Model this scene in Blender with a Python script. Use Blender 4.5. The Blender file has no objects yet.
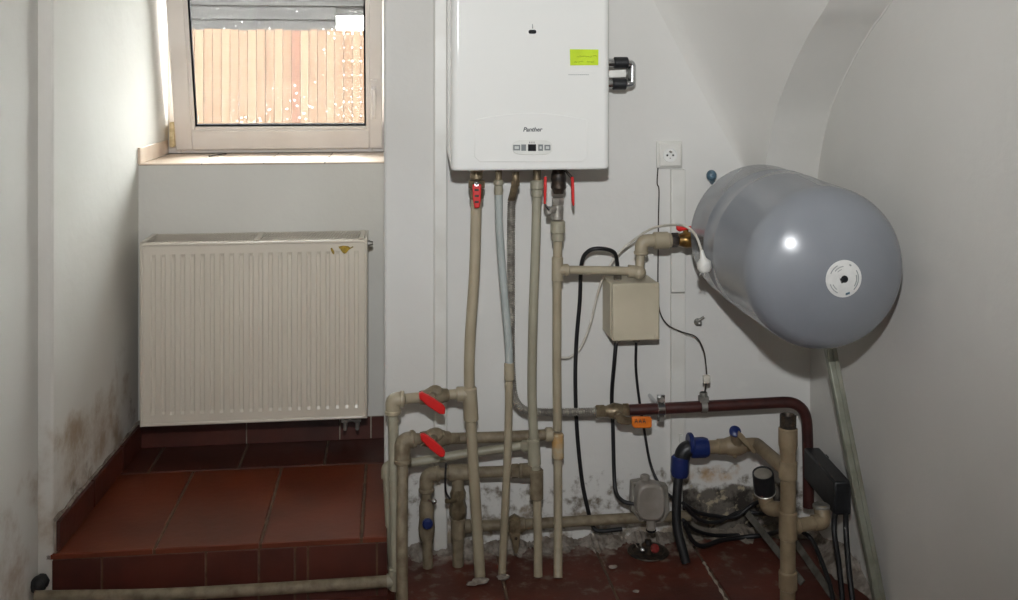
import bpy, bmesh, math, random
from mathutils import Vector, Matrix

random.seed(7)
scene = bpy.context.scene
col = scene.collection

# ------------------------------------------------------------------ camera
EYE = Vector((0.0, 0.0, 1.39))
FPX, HOR, CX = 1000.0, 85.0, 509.0
YAW = math.atan(119.0 / FPX)
cam_d = bpy.data.cameras.new('camera')
cam_d.sensor_width = 36.0
cam_d.lens = FPX / 1018.0 * 36.0
cam_d.shift_y = -(300.0 - HOR) / 1018.0
cam_d.clip_start = 0.05
cam = bpy.data.objects.new('camera', cam_d)
cam.location = EYE
cam.rotation_euler = (math.pi / 2, 0, -YAW)
col.objects.link(cam)
scene.camera = cam

# ------------------------------------------------------------------ world, flash, exposure
world = bpy.data.worlds.new('overcast_sky')
scene.world = world
world.use_nodes = True
bg = world.node_tree.nodes['Background']
bg.inputs[0].default_value = (0.97, 0.98, 1.0, 1)
bg.inputs[1].default_value = 30.0

fl = bpy.data.lights.new('camera_flash', 'SPOT')
fl.energy = 214
fl.color = (0.98, 1.0, 1.02)
fl.spot_size = math.radians(92)
fl.spot_blend = 1.0
fl.shadow_soft_size = 0.032
flash = bpy.data.objects.new('camera_flash', fl)
flash.location = EYE + Vector((0.0, 0.02, 0.35))
flash.rotation_euler = (Vector((0.55, 3.0, 1.80)) - Vector(flash.location)).to_track_quat('-Z', 'Y').to_euler()
col.objects.link(flash)

vs = scene.view_settings
vs.view_transform = 'Standard'
vs.look = 'None'
vs.exposure = 0.0
vs.gamma = 1.0
vs.use_curve_mapping = False
scene.cycles.use_denoising = True
scene.cycles.max_bounces = 10
scene.cycles.diffuse_bounces = 6
scene.cycles.transparent_max_bounces = 12
scene.cycles.sample_clamp_indirect = 6.0

# ------------------------------------------------------------------ helpers
CS, SN = math.cos(YAW), math.sin(YAW)


def P(px, py, Y):
    """a point of the room on the plane y = Y, measured on the photograph"""
    u = (px - CX) / FPX
    v = (HOR - py) / FPX
    dx, dy, dz = u * CS + SN, CS - u * SN, v
    k = Y / dy
    return Vector((dx * k, Y, EYE.z + dz * k))


def PX(px, Y):
    return P(px, 0, Y).x


def PF(px, py, z=0.0):
    """a point on a level plane of height z"""
    u = (px - CX) / FPX
    v = (HOR - py) / FPX
    d = (z - EYE.z) / v
    return Vector(((u * CS + SN) * d, (CS - u * SN) * d, z))


def lin(h):
    h = h.lstrip('#')
    o = []
    for i in (0, 2, 4):
        c = int(h[i:i + 2], 16) / 255.0
        o.append(c / 12.92 if c <= 0.04045 else ((c + 0.055) / 1.055) ** 2.4)
    return (o[0], o[1], o[2], 1.0)


MATS = {}


def mat(name, c, c2=None, rough=0.5, metal=0.0, nscale=8.0, ndet=4.0, nlo=0.4, nhi=0.65,
        bump=0.0, bscale=60.0, coat=0.0, spec=0.5, stretch=(1, 1, 1)):
    m = bpy.data.materials.new(name)
    m.use_nodes = True
    nt = m.node_tree
    b = nt.nodes['Principled BSDF']
    b.inputs['Roughness'].default_value = rough
    b.inputs['Metallic'].default_value = metal
    b.inputs['Coat Weight'].default_value = coat
    b.inputs['Specular IOR Level'].default_value = spec
    b.inputs['Base Color'].default_value = lin(c)
    geo = nt.nodes.new('ShaderNodeNewGeometry')
    mp = nt.nodes.new('ShaderNodeMapping')
    mp.inputs['Scale'].default_value = stretch
    nt.links.new(geo.outputs['Position'], mp.inputs['Vector'])
    if c2:
        n = nt.nodes.new('ShaderNodeTexNoise')
        n.inputs['Scale'].default_value = nscale
        n.inputs['Detail'].default_value = ndet
        nt.links.new(mp.outputs[0], n.inputs['Vector'])
        r = nt.nodes.new('ShaderNodeValToRGB')
        r.color_ramp.elements[0].position = nlo
        r.color_ramp.elements[1].position = nhi
        r.color_ramp.elements[0].color = lin(c)
        r.color_ramp.elements[1].color = lin(c2)
        nt.links.new(n.outputs['Fac'], r.inputs['Fac'])
        nt.links.new(r.outputs['Color'], b.inputs['Base Color'])
    if bump:
        n2 = nt.nodes.new('ShaderNodeTexNoise')
        n2.inputs['Scale'].default_value = bscale
        n2.inputs['Detail'].default_value = 5
        nt.links.new(mp.outputs[0], n2.inputs['Vector'])
        bp = nt.nodes.new('ShaderNodeBump')
        bp.inputs['Strength'].default_value = bump
        bp.inputs['Distance'].default_value = 0.01
        nt.links.new(n2.outputs['Fac'], bp.inputs['Height'])
        nt.links.new(bp.outputs[0], b.inputs['Normal'])
    MATS[name] = m
    return m


def plaster(name, base, base2, stains=()):
    """painted plaster; stains = (colour, seed offset, noise scale, threshold lo, hi,
    (xmin,xmax),(ymin,ymax),(zmin,zmax), feather)"""
    m = mat(name, base, base2, rough=0.85, nscale=2.2, nlo=0.3, nhi=0.75, bump=0.16, bscale=22, spec=0.15)
    return add_stains(m, stains)


def add_stains(m, stains):
    nt = m.node_tree
    b = nt.nodes['Principled BSDF']
    src = b.inputs['Base Color'].links[0].from_socket
    geo = nt.nodes.new('ShaderNodeNewGeometry')
    sep = nt.nodes.new('ShaderNodeSeparateXYZ')
    nt.links.new(geo.outputs['Position'], sep.inputs[0])
    for (c, seed, sc, lo, hi, xr, yr, zr, fe) in stains:
        fac = None
        n = nt.nodes.new('ShaderNodeTexNoise')
        n.noise_dimensions = '4D'
        n.inputs['W'].default_value = seed
        n.inputs['Scale'].default_value = sc
        n.inputs['Detail'].default_value = 6
        n.inputs['Roughness'].default_value = 0.62
        nt.links.new(geo.outputs['Position'], n.inputs['Vector'])
        for ax, rng in zip('XYZ', (xr, yr, zr)):
            if rng is None:
                continue
            for lim, sgn in ((rng[0], 1), (rng[1], -1)):
                mr = nt.nodes.new('ShaderNodeMapRange')
                mr.interpolation_type = 'SMOOTHSTEP'
                a, z = (lim - fe, lim + fe) if sgn > 0 else (lim + fe, lim - fe)
                mr.inputs['From Min'].default_value = a
                mr.inputs['From Max'].default_value = z
                nt.links.new(sep.outputs[ax], mr.inputs['Value'])
                if fac is None:
                    fac = mr.outputs[0]
                else:
                    mu = nt.nodes.new('ShaderNodeMath')
                    mu.operation = 'MULTIPLY'
                    nt.links.new(fac, mu.inputs[0])
                    nt.links.new(mr.outputs[0], mu.inputs[1])
                    fac = mu.outputs[0]
        # noise + mask*0.5 against a threshold keeps the stain's own ragged outline
        ad = nt.nodes.new('ShaderNodeMath')
        ad.operation = 'MULTIPLY_ADD'
        nt.links.new(fac, ad.inputs[0])
        ad.inputs[1].default_value = 0.5
        nt.links.new(n.outputs['Fac'], ad.inputs[2])
        th = nt.nodes.new('ShaderNodeMapRange')
        th.interpolation_type = 'SMOOTHSTEP'
        th.inputs['From Min'].default_value = lo + 0.5
        th.inputs['From Max'].default_value = hi + 0.5
        nt.links.new(ad.outputs[0], th.inputs['Value'])
        mx = nt.nodes.new('ShaderNodeMix')
        mx.data_type = 'RGBA'
        nt.links.new(th.outputs[0], mx.inputs[0])
        nt.links.new(src, mx.inputs[6])
        mx.inputs[7].default_value = lin(c)
        src = mx.outputs[2]
    nt.links.new(src, b.inputs['Base Color'])
    return m


WL = {}
PROPS = ('label', 'category', 'group', 'kind')


def tag(o, label=None, cat=None, group=None, kind=None):
    for k, v in zip(PROPS, (label, cat, group, kind)):
        if v:
            o[k] = v
    return o


def thing(name, label, cat, loc, group=None, kind=None):
    o = bpy.data.objects.new(name, None)
    o.empty_display_size = 0.05
    col.objects.link(o)
    o.location = loc
    WL[o] = Vector(loc)
    return tag(o, label, cat, group, kind)


def crom(pts, n=8):
    pts = [Vector(p) for p in pts]
    q = [2 * pts[0] - pts[1]] + pts + [2 * pts[-1] - pts[-2]]
    out = []
    for i in range(1, len(q) - 2):
        a, b, c, d = q[i - 1:i + 3]
        for k in range(n):
            t = k / n
            out.append(0.5 * ((2 * b) + (c - a) * t + (2 * a - 5 * b + 4 * c - d) * t * t + (3 * b - a - 3 * c + d) * t ** 3))
    out.append(pts[-1])
    return out


def fillet(pts, r, n=6):
    pts = [Vector(p) for p in pts]
    out = [pts[0]]
    for i in range(1, len(pts) - 1):
        a, b, c = pts[i - 1], pts[i], pts[i + 1]
        u, v = (a - b), (c - b)
        k = min(r, u.length * 0.49, v.length * 0.49)
        s, e = b + u.normalized() * k, b + v.normalized() * k
        for j in range(n + 1):
            t = j / n
            out.append((1 - t) ** 2 * s + 2 * t * (1 - t) * b + t * t * e)
    out.append(pts[-1])
    return out


class MB:
    def __init__(self):
        self.v, self.f = [], []

    def add(self, vs, fs):
        o = len(self.v)
        self.v += [Vector(p) for p in vs]
        self.f += [tuple(i + o for i in f) for f in fs]
        return self

    def box(self, a, b):
        x0, x1 = sorted((a[0], b[0])); y0, y1 = sorted((a[1], b[1])); z0, z1 = sorted((a[2], b[2]))
        vs = [(x0, y0, z0), (x1, y0, z0), (x1, y1, z0), (x0, y1, z0), (x0, y0, z1), (x1, y0, z1), (x1, y1, z1), (x0, y1, z1)]
        return self.add(vs, [(0, 3, 2, 1), (4, 5, 6, 7), (0, 1, 5, 4), (1, 2, 6, 5), (2, 3, 7, 6), (3, 0, 4, 7)])

    def obox(self, o, ax, ay, az):
        o, ax, ay, az = Vector(o), Vector(ax), Vector(ay), Vector(az)
        vs = [o, o + ax, o + ax + ay, o + ay, o + az, o + ax + az, o + ax + ay + az, o + ay + az]
        return self.add(vs, [(0, 3, 2, 1), (4, 5, 6, 7), (0, 1, 5, 4), (1, 2, 6, 5), (2, 3, 7, 6), (3, 0, 4, 7)])

    def prism(self, poly, off):
        """poly: 3-D outline, off: extrusion vector"""
        n = len(poly)
        poly = [Vector(p) for p in poly]
        off = Vector(off)
        vs = poly + [p + off for p in poly]
        fs = [tuple(reversed(range(n))), tuple(range(n, 2 * n))]
        fs += [(i, (i + 1) % n, n + (i + 1) % n, n + i) for i in range(n)]
        return self.add(vs, fs)

    def tube(self, pts, r, seg=14, caps=True):
        pts = [Vector(p) for p in pts]
        n = len(pts)
        rs = r if isinstance(r, (list, tuple)) else [r] * n
        tg = []
        for i in range(n):
            t = pts[min(i + 1, n - 1)] - pts[max(i - 1, 0)]
            tg.append(t.normalized() if t.length > 1e-9 else Vector((0, 0, 1)))
        ref = Vector((0, 1, 0)) if abs(tg[0].y) < 0.9 else Vector((1, 0, 0))
        nv = (ref - tg[0] * ref.dot(tg[0])).normalized()
        vs, fs = [], []
        for i in range(n):
            if i:
                q = tg[i - 1].rotation_difference(tg[i])
                nv = q @ nv
                nv = (nv - tg[i] * nv.dot(tg[i])).normalized()
            bv = tg[i].cross(nv)
            for k in range(seg):
                a = 2 * math.pi * k / seg
                vs.append(pts[i] + (nv * math.cos(a) + bv * math.sin(a)) * rs[i])
        for i in range(n - 1):
            for k in range(seg):
                k2 = (k + 1) % seg
                fs.append((i * seg + k, i * seg + k2, (i + 1) * seg + k2, (i + 1) * seg + k))
        if caps:
            fs.append(tuple(reversed(range(seg))))
            fs.append(tuple((n - 1) * seg + k for k in range(seg)))
        return self.add(vs, fs)

    def lathe(self, p, d, prof, seg=24, closed=False):
        """prof: [(t along d, radius)]"""
        p, d = Vector(p), Vector(d).normalized()
        ref = Vector((0, 0, 1)) if abs(d.z) < 0.9 else Vector((0, 1, 0))
        nv = (ref - d * ref.dot(d)).normalized()
        bv = d.cross(nv)
        vs, fs = [], []
        for (t, r) in prof:
            for k in range(seg):
                a = 2 * math.pi * k / seg
                vs.append(p + d * t + (nv * math.cos(a) + bv * math.sin(a)) * max(r, 1e-5))
        n = len(prof)
        for i in range(n - 1):
            for k in range(seg):
                k2 = (k + 1) % seg
                fs.append((i * seg + k, i * seg + k2, (i + 1) * seg + k2, (i + 1) * seg + k))
        if closed:
            for k in range(seg):
                k2 = (k + 1) % seg
                fs.append(((n - 1) * seg + k, (n - 1) * seg + k2, k2, k))
        else:
            fs.append(tuple(reversed(range(seg))))
            fs.append(tuple((n - 1) * seg + k for k in range(seg)))
        return self.add(vs, fs)

    def collar(self, p, d, L, r, seg=20, ch=0.003):
        """ring centred on p along d"""
        d = Vector(d).normalized()
        h = L / 2
        return self.lathe(Vector(p) - d * h, d, [(0, r - ch), (ch, r), (L - ch, r), (L, r - ch)], seg)

    def hexnut(self, p, d, L, r):
        d = Vector(d).normalized()
        h = L / 2
        return self.lathe(Vector(p) - d * h, d, [(0, r * 0.92), (0.002, r), (L - 0.002, r), (L, r * 0.92)], 6)

    def ball(self, p, r, seg=18, sc=(1, 1, 1)):
        prof = []
        vs, fs = [], []
        rings = seg // 2
        for i in range(rings + 1):
            th = math.pi * i / rings
            for k in range(seg):
                a = 2 * math.pi * k / seg
                s = max(math.sin(th), 1e-4)
                vs.append(Vector(p) + Vector((s * math.cos(a) * r * sc[0], s * math.sin(a) * r * sc[1], math.cos(th) * r * sc[2])))
        for i in range(rings):
            for k in range(seg):
                k2 = (k + 1) % seg
                fs.append((i * seg + k, (i + 1) * seg + k, (i + 1) * seg + k2, i * seg + k2))
        return self.add(vs, fs)

    def xform(self, fn):
        self.v = [Vector(fn(p)) for p in self.v]
        return self

    def mesh(self, name, m, off, smooth=True, ang=38):
        me = bpy.data.meshes.new(name)
        me.from_pydata([tuple(p - off) for p in self.v], [], self.f)
        me.validate()
        bm = bmesh.new()
        bm.from_mesh(me)
        bmesh.ops.recalc_face_normals(bm, faces=bm.faces)
        bm.to_mesh(me)
        bm.free()
        if smooth:
            me.shade_smooth()
            me.set_sharp_from_angle(angle=math.radians(ang))
        me.materials.append(MATS[m] if isinstance(m, str) else m)
        return me

    def build(self, name, m, parent=None, bevel=0.0, smooth=True, label=None, cat=None, group=None, kind=None, bseg=2, ang=38):
        if parent is not None:
            off = WL[parent]
        else:
            xs = [p.x for p in self.v]; ys = [p.y for p in self.v]; zs = [p.z for p in self.v]
            off = Vector(((min(xs) + max(xs)) / 2, (min(ys) + max(ys)) / 2, min(zs)))
        me = self.mesh(name, m, off, smooth, ang)
        o = bpy.data.objects.new(name, me)
        col.objects.link(o)
        if parent is not None:
            o.parent = parent
        else:
            o.location = off
        WL[o] = off.copy()
        if bevel:
            bv = o.modifiers.new('bevel', 'BEVEL')
            bv.width = bevel
            bv.segments = bseg
            bv.limit_method = 'ANGLE'
            bv.angle_limit = math.radians(40)
            if not smooth:
                me.shade_smooth()
                me.set_sharp_from_angle(angle=math.radians(70))
        return tag(o, label, cat, group, kind)


def textmesh(s, size, name, m, parent, origin, shear=0.0, extrude=0.0004, bold=0.0, align='CENTER'):
    """flat lettering standing in the XZ plane, facing -Y"""
    cu = bpy.data.curves.new(name, 'FONT')
    cu.body = s
    cu.size = size
    cu.shear = shear
    cu.extrude = extrude
    cu.offset = bold
    cu.align_x = align
    cu.align_y = 'CENTER'
    cu.resolution_u = 3
    tmp = bpy.data.objects.new(name, cu)
    col.objects.link(tmp)
    dg = bpy.context.evaluated_depsgraph_get()
    me = bpy.data.meshes.new_from_object(tmp.evaluated_get(dg))
    bpy.data.objects.remove(tmp)
    off = WL[parent]
    R = Matrix.Rotation(math.pi / 2, 4, 'X')
    me.transform(Matrix.Translation(Vector(origin) - off) @ R)
    me.materials.clear()
    me.materials.append(MATS[m])
    o = bpy.data.objects.new(name, me)
    col.objects.link(o)
    o.parent = parent
    WL[o] = off.copy()
    return o


def T(pts):
    return [P(*p) for p in pts]


# ------------------------------------------------------------------ materials
YW = 3.0          # main back wall
YA = 3.52         # back wall of the window alcove
YS = 2.745        # front of the step
ZS = 0.16         # height of the step
XR = PX(810, YW)  # right wall
XA = PX(384, YW)  # right side of the alcove

plaster('plaster_back', 'd3d2ce', 'cbc9c4', stains=(
    ('8f8373', 3.0, 11, 0.47, 0.60, (-0.1, 1.5), None, (-0.2, 0.20), 0.14),
    ('776e62', 9.0, 22, 0.48, 0.66, (-0.1, 1.5), None, (-0.1, 0.26), 0.10),
    ('b0916b', 5.0, 11, 0.40, 0.62, (0.89, 1.10), None, (0.15, 0.235), 0.035),
    ('68625a', 14.0, 13, 0.28, 0.42, (0.875, 1.28), None, (-0.2, 0.155), 0.04),
    ('37332f', 31.0, 16, 0.46, 0.60, (0.86, 1.28), None, (-0.2, 0.17), 0.05),
    ('a59a84', 37.0, 24, 0.53, 0.62, (0.86, 1.28), None, (-0.2, 0.18), 0.05),
))
plaster('plaster_alcove', 'd6d4cd', 'cdcac2', stains=(
    ('a3917c', 2.0, 5, 0.40, 0.66, None, (2.6, 3.5), (-0.1, 0.62), 0.22),
    ('7f7262', 21.0, 9, 0.50, 0.70, None, (2.75, 3.55), (-0.1, 0.44), 0.15),
))
plaster('plaster_left', 'd2d0ca', 'c9c7c0', stains=(
    ('a8998a', 4.0, 6, 0.45, 0.7, None, (1.5, 2.9), (-0.1, 0.5), 0.2),
))
plaster('plaster_right', 'd0cec9', 'c8c6c0', stains=(
    ('9a9186', 8.0, 12, 0.58, 0.7, None, (2.0, 3.1), (-0.1, 0.14), 0.1),
))
plaster('plaster_vault', 'd0cec9', 'c8c6c0')
mat('plaster_rough', '8d8377', '5f574d', rough=0.95, nscale=18, bump=0.9, bscale=60, nlo=0.35, nhi=0.65)
mat('concrete_bare', '47433d', '6f6656', rough=0.95, nscale=9, bump=0.8, bscale=45, nlo=0.42, nhi=0.7)
mat('plaster_flake', '9a9288', '6d6258', rough=0.95, nscale=30, bump=0.6, bscale=80)
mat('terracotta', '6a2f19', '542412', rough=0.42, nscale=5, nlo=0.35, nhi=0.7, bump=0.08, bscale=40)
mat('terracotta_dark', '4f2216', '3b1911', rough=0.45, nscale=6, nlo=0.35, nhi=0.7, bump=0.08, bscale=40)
mat('terracotta_floor', '5c281b', '421d14', rough=0.5, nscale=7, nlo=0.35, nhi=0.7, bump=0.1, bscale=45)
add_stains(MATS['terracotta_floor'], (
    ('8f8377', 41.0, 12, 0.44, 0.62, (-0.1, 1.0), (2.84, 3.2), None, 0.07),
    ('6a5a4e', 43.0, 22, 0.52, 0.66, (-0.1, 1.3), (2.6, 3.2), None, 0.1),
))
mat('grout', '64503f', '4a3b30', rough=0.95, nscale=20, bump=0.5)
mat('grout_light', 'aba294', '928575', rough=0.95, nscale=25, bump=0.5)
mat('ceiling_paint', 'd0cec9', 'c8c6c0', rough=0.9)
mat('upvc', 'eae3dc', 'e4dcd4', rough=0.3, nscale=6)
mat('rubber', '121316', rough=0.8, spec=0.1)
mat('sill_tile', 'dfcdba', 'd6c0aa', rough=0.28, nscale=12)
mat('hinge_cream', 'e2cda0', 'c9b184', rough=0.5, nscale=60)
mat('fence_wood', '735c47', '684f3a', rough=0.8, nscale=5, stretch=(6, 6, 0.6), nlo=0.3, nhi=0.7)
mat('fence_wood_pale', '7a6550', '705842', rough=0.8, nscale=5, stretch=(6, 6, 0.6), nlo=0.3, nhi=0.7)
mat('fence_wood_red', '6a4835', '60402f', rough=0.8, nscale=5, stretch=(6, 6, 0.6), nlo=0.3, nhi=0.7)
mat('shed_board', '2c2a27', '1c1b19', rough=0.9, nscale=3, stretch=(0.7, 1, 9), nlo=0.3, nhi=0.7)
mat('shade_wall_dark', '4a3c33', '3a2f28', rough=0.95, nscale=4)  # dark finish of the added shading wall, keeps its bounce low
mat('earth', '3f3a31', '332f28', rough=0.95, nscale=3)
mat('boiler_white', 'dededa', rough=0.10)
mat('boiler_side', 'dcdad4', rough=0.15)
mat('print_dark', '2b2e33', rough=0.5)
mat('print_grey', '8d9291', rough=0.5)
mat('key_grey', '6d7272', rough=0.5)
mat('key_pale', 'b9bcb8', rough=0.5)
mat('display', '14171c', rough=0.15)
mat('panel_trim', 'cfcfc9', rough=0.4)
mat('note_green', 'bcd62c', 'b4cc28', rough=0.8, nscale=20)
mat('ink', '7d8f22', rough=0.8)
mat('chrome', 'c9cbcc', rough=0.18, metal=1.0)
mat('steel', 'aaa69d', '86817a', rough=0.36, metal=0.55, nscale=50)
mat('steel_dull', '9a9892', '77746d', rough=0.5, metal=0.7, nscale=40)
mat('brass', '85775f', '5d5240', rough=0.38, metal=0.55, nscale=40)
mat('brass_bright', 'a07c42', '4a3a24', rough=0.32, metal=0.8, nscale=30)
mat('iron_black', '2a2623', '4a3d31', rough=0.5, metal=0.5, nscale=60)
mat('plastic_red', 'c41f1e', rough=0.35)
mat('red_worn', '7d2320', '5a2a22', rough=0.6, nscale=60)
mat('plastic_blue', '16265a', rough=0.35)
mat('plastic_black', '17181a', '232427', rough=0.42, nscale=30)
mat('cable_black', '141416', rough=0.5)
mat('ppr', '9c927c', '938872', rough=0.45, nscale=9)
mat('ppr_grey', '94907e', '8a8471', rough=0.45, nscale=9)
mat('ppr_dirty', '7f745f', '5f513d', rough=0.6, nscale=34, nlo=0.40, nhi=0.72, bump=0.15, bscale=120)
mat('ppr_blue', 'a3a9a6', '999f9c', rough=0.4, nscale=9)
mat('ppr_tan', '877860', '72624b', rough=0.5, nscale=16)
mat('ppr_rust', 'b08a56', 'a39880', rough=0.55, nscale=30)
mat('paint_oxide', '43211d', '321917', rough=0.42, nscale=20, bump=0.12, bscale=120)
mat('orange_vinyl', 'd8741c', 'c8661a', rough=0.45, nscale=30)
mat('box_beige', 'b9b09a', 'aea58f', rough=0.5, nscale=6)
mat('box_grey_plastic', '8a857c', '6f695f', rough=0.5, nscale=20)
mat('filter_plastic', '8f8981', '7b746b', rough=0.35, nscale=14)
mat('white_plastic', 'd6d5cf', 'cccac3', rough=0.4, nscale=8)
mat('wire_white', 'cdc9be', 'bdb6a8', rough=0.45, nscale=30)
mat('tank_grey', '80848a', '7a7e84', rough=0.24, nscale=3, coat=0.35)
mat('tank_label', 'd2d2cf', 'c9c9c6', rough=0.5, nscale=60)
mat('radiator_enamel', 'cfc7b8', 'c9c0b1', rough=0.32, nscale=3, coat=0.15)
mat('radiator_dark', '3a3530', rough=0.9)
mat('chip_ochre', 'a98a1c', '6d5a1a', rough=0.7, nscale=70)
mat('prop_metal', '8f9184', '7d7e70', rough=0.45, metal=0.3, nscale=20)
mat('bar_grey', '67645d', '4c4841', rough=0.5, metal=0.4, nscale=30)
mat('conduit_grey', '9a9a94', rough=0.5)
mat('blue_plug', '4f6a7a', '3d5563', rough=0.4, nscale=80)

# dirty window glass
m = bpy.data.materials.new('glass_dirty')
m.use_nodes = True
nt = m.node_tree
nt.nodes.clear()
out = nt.nodes.new('ShaderNodeOutputMaterial')
tr = nt.nodes.new('ShaderNodeBsdfTransparent')
tr.inputs[0].default_value = (0.95, 0.97, 0.96, 1)
gl = nt.nodes.new('ShaderNodeBsdfGlossy')
gl.inputs['Roughness'].default_value = 0.02
fr = nt.nodes.new('ShaderNodeFresnel')
fr.inputs[0].default_value = 1.45
mx = nt.nodes.new('ShaderNodeMixShader')
nt.links.new(fr.outputs[0], mx.inputs[0])
nt.links.new(tr.outputs[0], mx.inputs[1])
nt.links.new(gl.outputs[0], mx.inputs[2])
df = nt.nodes.new('ShaderNodeBsdfTranslucent')
df.inputs[0].default_value = (0.85, 0.83, 0.8, 1)
geo = nt.nodes.new('ShaderNodeNewGeometry')
nz = nt.nodes.new('ShaderNodeTexVoronoi')
nz.inputs['Scale'].default_value = 42
nt.links.new(geo.outputs['Position'], nz.inputs['Vector'])
rp = nt.nodes.new('ShaderNodeValToRGB')
rp.color_ramp.elements[0].position = 0.10
rp.color_ramp.elements[0].color = (0.75, 0.75, 0.75, 1)
rp.color_ramp.elements[1].position = 0.17
rp.color_ramp.elements[1].color = (0, 0, 0, 1)
nt.links.new(nz.outputs['Distance'], rp.inputs[0])
nz2 = nt.nodes.new('ShaderNodeTexNoise')
nz2.inputs['Scale'].default_value = 7
nt.links.new(geo.outputs['Position'], nz2.inputs['Vector'])
rp2 = nt.nodes.new('ShaderNodeValToRGB')
rp2.color_ramp.elements[0].position = 0.5
rp2.color_ramp.elements[1].position = 0.7
nt.links.new(nz2.outputs['Fac'], rp2.inputs[0])
mm = nt.nodes.new('ShaderNodeMath')
mm.operation = 'MULTIPLY_ADD'
nt.links.new(rp.outputs[0], mm.inputs[0])
nt.links.new(rp2.outputs[0], mm.inputs[1])
mm.inputs[2].default_value = 0.008
mx2 = nt.nodes.new('ShaderNodeMixShader')
nt.links.new(mm.outputs[0], mx2.inputs[0])
nt.links.new(mx.outputs[0], mx2.inputs[1])
nt.links.new(df.outputs[0], mx2.inputs[2])
nt.links.new(mx2.outputs[0], out.inputs[0])
MATS['glass_dirty'] = m

# ------------------------------------------------------------------ room shell
ZC = 2.45
YB = -1.0
XL = PX(38, YS)
XAL0, XAL1 = PX(53, YS), PX(138.5, YA)
YWIN = 4.02
XAL2 = PX(168, YWIN)
ZSILL = P(260, 163, 3.50).z

S = 'structure'
DY0, DY1 = -0.70, 0.05   # unseen opening added in the right wall to brighten the left wall
MB().box((XA, YW, -0.05), (XR + 0.3, 4.25, ZC)).build('wall_back', 'plaster_back', smooth=False, kind=S, bevel=0.008)
MB().box((XL - 0.4, YA, -0.05), (XA, 4.25, ZSILL - 0.006)).build('wall_alcove_back', 'plaster_alcove', smooth=False, kind=S)
MB().box((XL - 0.4, YA, 2.08), (XA, 4.25, ZC)).build('wall_lintel', 'plaster_alcove', smooth=False, kind=S)
MB().prism([(XAL0, YS, -0.05), (XAL1, YA, -0.05), (XAL2, YWIN + 0.23, -0.05), (XL - 0.4, YWIN + 0.23, -0.05), (XL - 0.4, YS, -0.05)],
           (0, 0, ZC + 0.05)).build('wall_alcove_left', 'plaster_alcove', smooth=False, kind=S, bevel=0.006)
MB().box((XL - 0.4, YB - 0.2, -0.05), (XL, YS, ZC)).build('wall_left', 'plaster_left', smooth=False, kind=S)
MB().box((XR, YB - 0.2, -0.05), (XR + 0.3, DY0, ZC)).box((XR, DY1, -0.05), (XR + 0.3, YW, ZC)).box((XR, DY0, 2.0), (XR + 0.3, DY1, ZC)).box((XR, DY0, -0.05), (XR + 0.3, DY1, 1.0)).build('wall_right', 'plaster_right', smooth=False, kind=S)
MB().box((XL, YB - 0.2, -0.05), (XR, YB, ZC)).build('wall_front', 'plaster_left', smooth=False, kind=S)
MB().box((XL - 0.4, YB - 0.2, ZC), (XR + 0.3, 4.25, ZC + 0.12)).build('ceiling', 'ceiling_paint', smooth=False, kind=S)

MB().box((XR + 0.18, DY0, 1.0), (XR + 0.24, DY0 + 0.06, 2.0)).box((XR + 0.18, DY1 - 0.06, 1.0), (XR + 0.24, DY1, 2.0)).box((XR + 0.18, DY0 + 0.06, 1.94), (XR + 0.24, DY1 - 0.06, 2.0)).box((XR + 0.18, DY0 + 0.06, 1.0), (XR + 0.24, DY1 - 0.06, 1.06)).build('fill_opening', 'upvc', smooth=False, kind=S, bevel=0.003)  # frame of the added fill-light opening behind the camera
# tall unseen wall added to keep sky light off the yard and fence
MB().box((-9, 3.95, ZC + 0.12), (9, 4.25, 7.6)).box((-9, 3.95, 0.3), (XL - 0.4, 4.25, ZC + 0.12)).box((XR + 0.3, 3.95, 0.3), (9, 4.25, ZC + 0.12)).build('wall_yard_shade', 'shade_wall_dark', smooth=False, kind=S)
# vault band along the right wall and the smooth web that springs from the back wall
rid = [(360, 810.3), (280, 811), (220, 813.5), (167, 818), (130, 825), (100, 834), (60, 853), (30, 870.5), (7, 887)]
prof = []
for py, px in rid:
    u = (px - CX) / FPX
    k = XR / (u * CS + SN)
    Y = min((CS - u * SN) * k, YW - 0.0005)
    prof.append((Y, EYE.z + (HOR - py) / FPX * k))
prof += [(2.32, 1.73), (2.05, 1.88), (1.7, 2.02), (1.3, 2.12), (0.8, 2.17), (0.3, 2.17), (-0.3, 2.10), (-0.7, 1.98), (-1.0, 1.82)]
XB = 1.138


def x0_of(z):
    return max(0.0, min(1.13, 1.075 - (z - 1.157) * 0.55))


def band_left(p):
    """left arris of the band, standing a little proud of its right edge"""
    t = min(1.0, max(0.0, (p.z - 0.8) / 0.27))
    k = (p.y - 0.05 * t * t * (3 - 2 * t)) / p.y if p.y > 2.0 else (p.y - 0.05) / p.y if p.y > 0.5 else 1.0
    return Vector((XB * k, p.y * k, EYE.z + (p.z - EYE.z) * k))


sm = crom([(0, y, z) for y, z in prof], 5)
mb = MB()
vs, fs = [], []
for p in sm:
    vs += [band_left(p), (XR + 0.02, p.y, p.z)]
for i in range(len(sm) - 1):
    fs.append((2 * i, 2 * i + 1, 2 * i + 3, 2 * i + 2))
mb.add(vs, fs)
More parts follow.
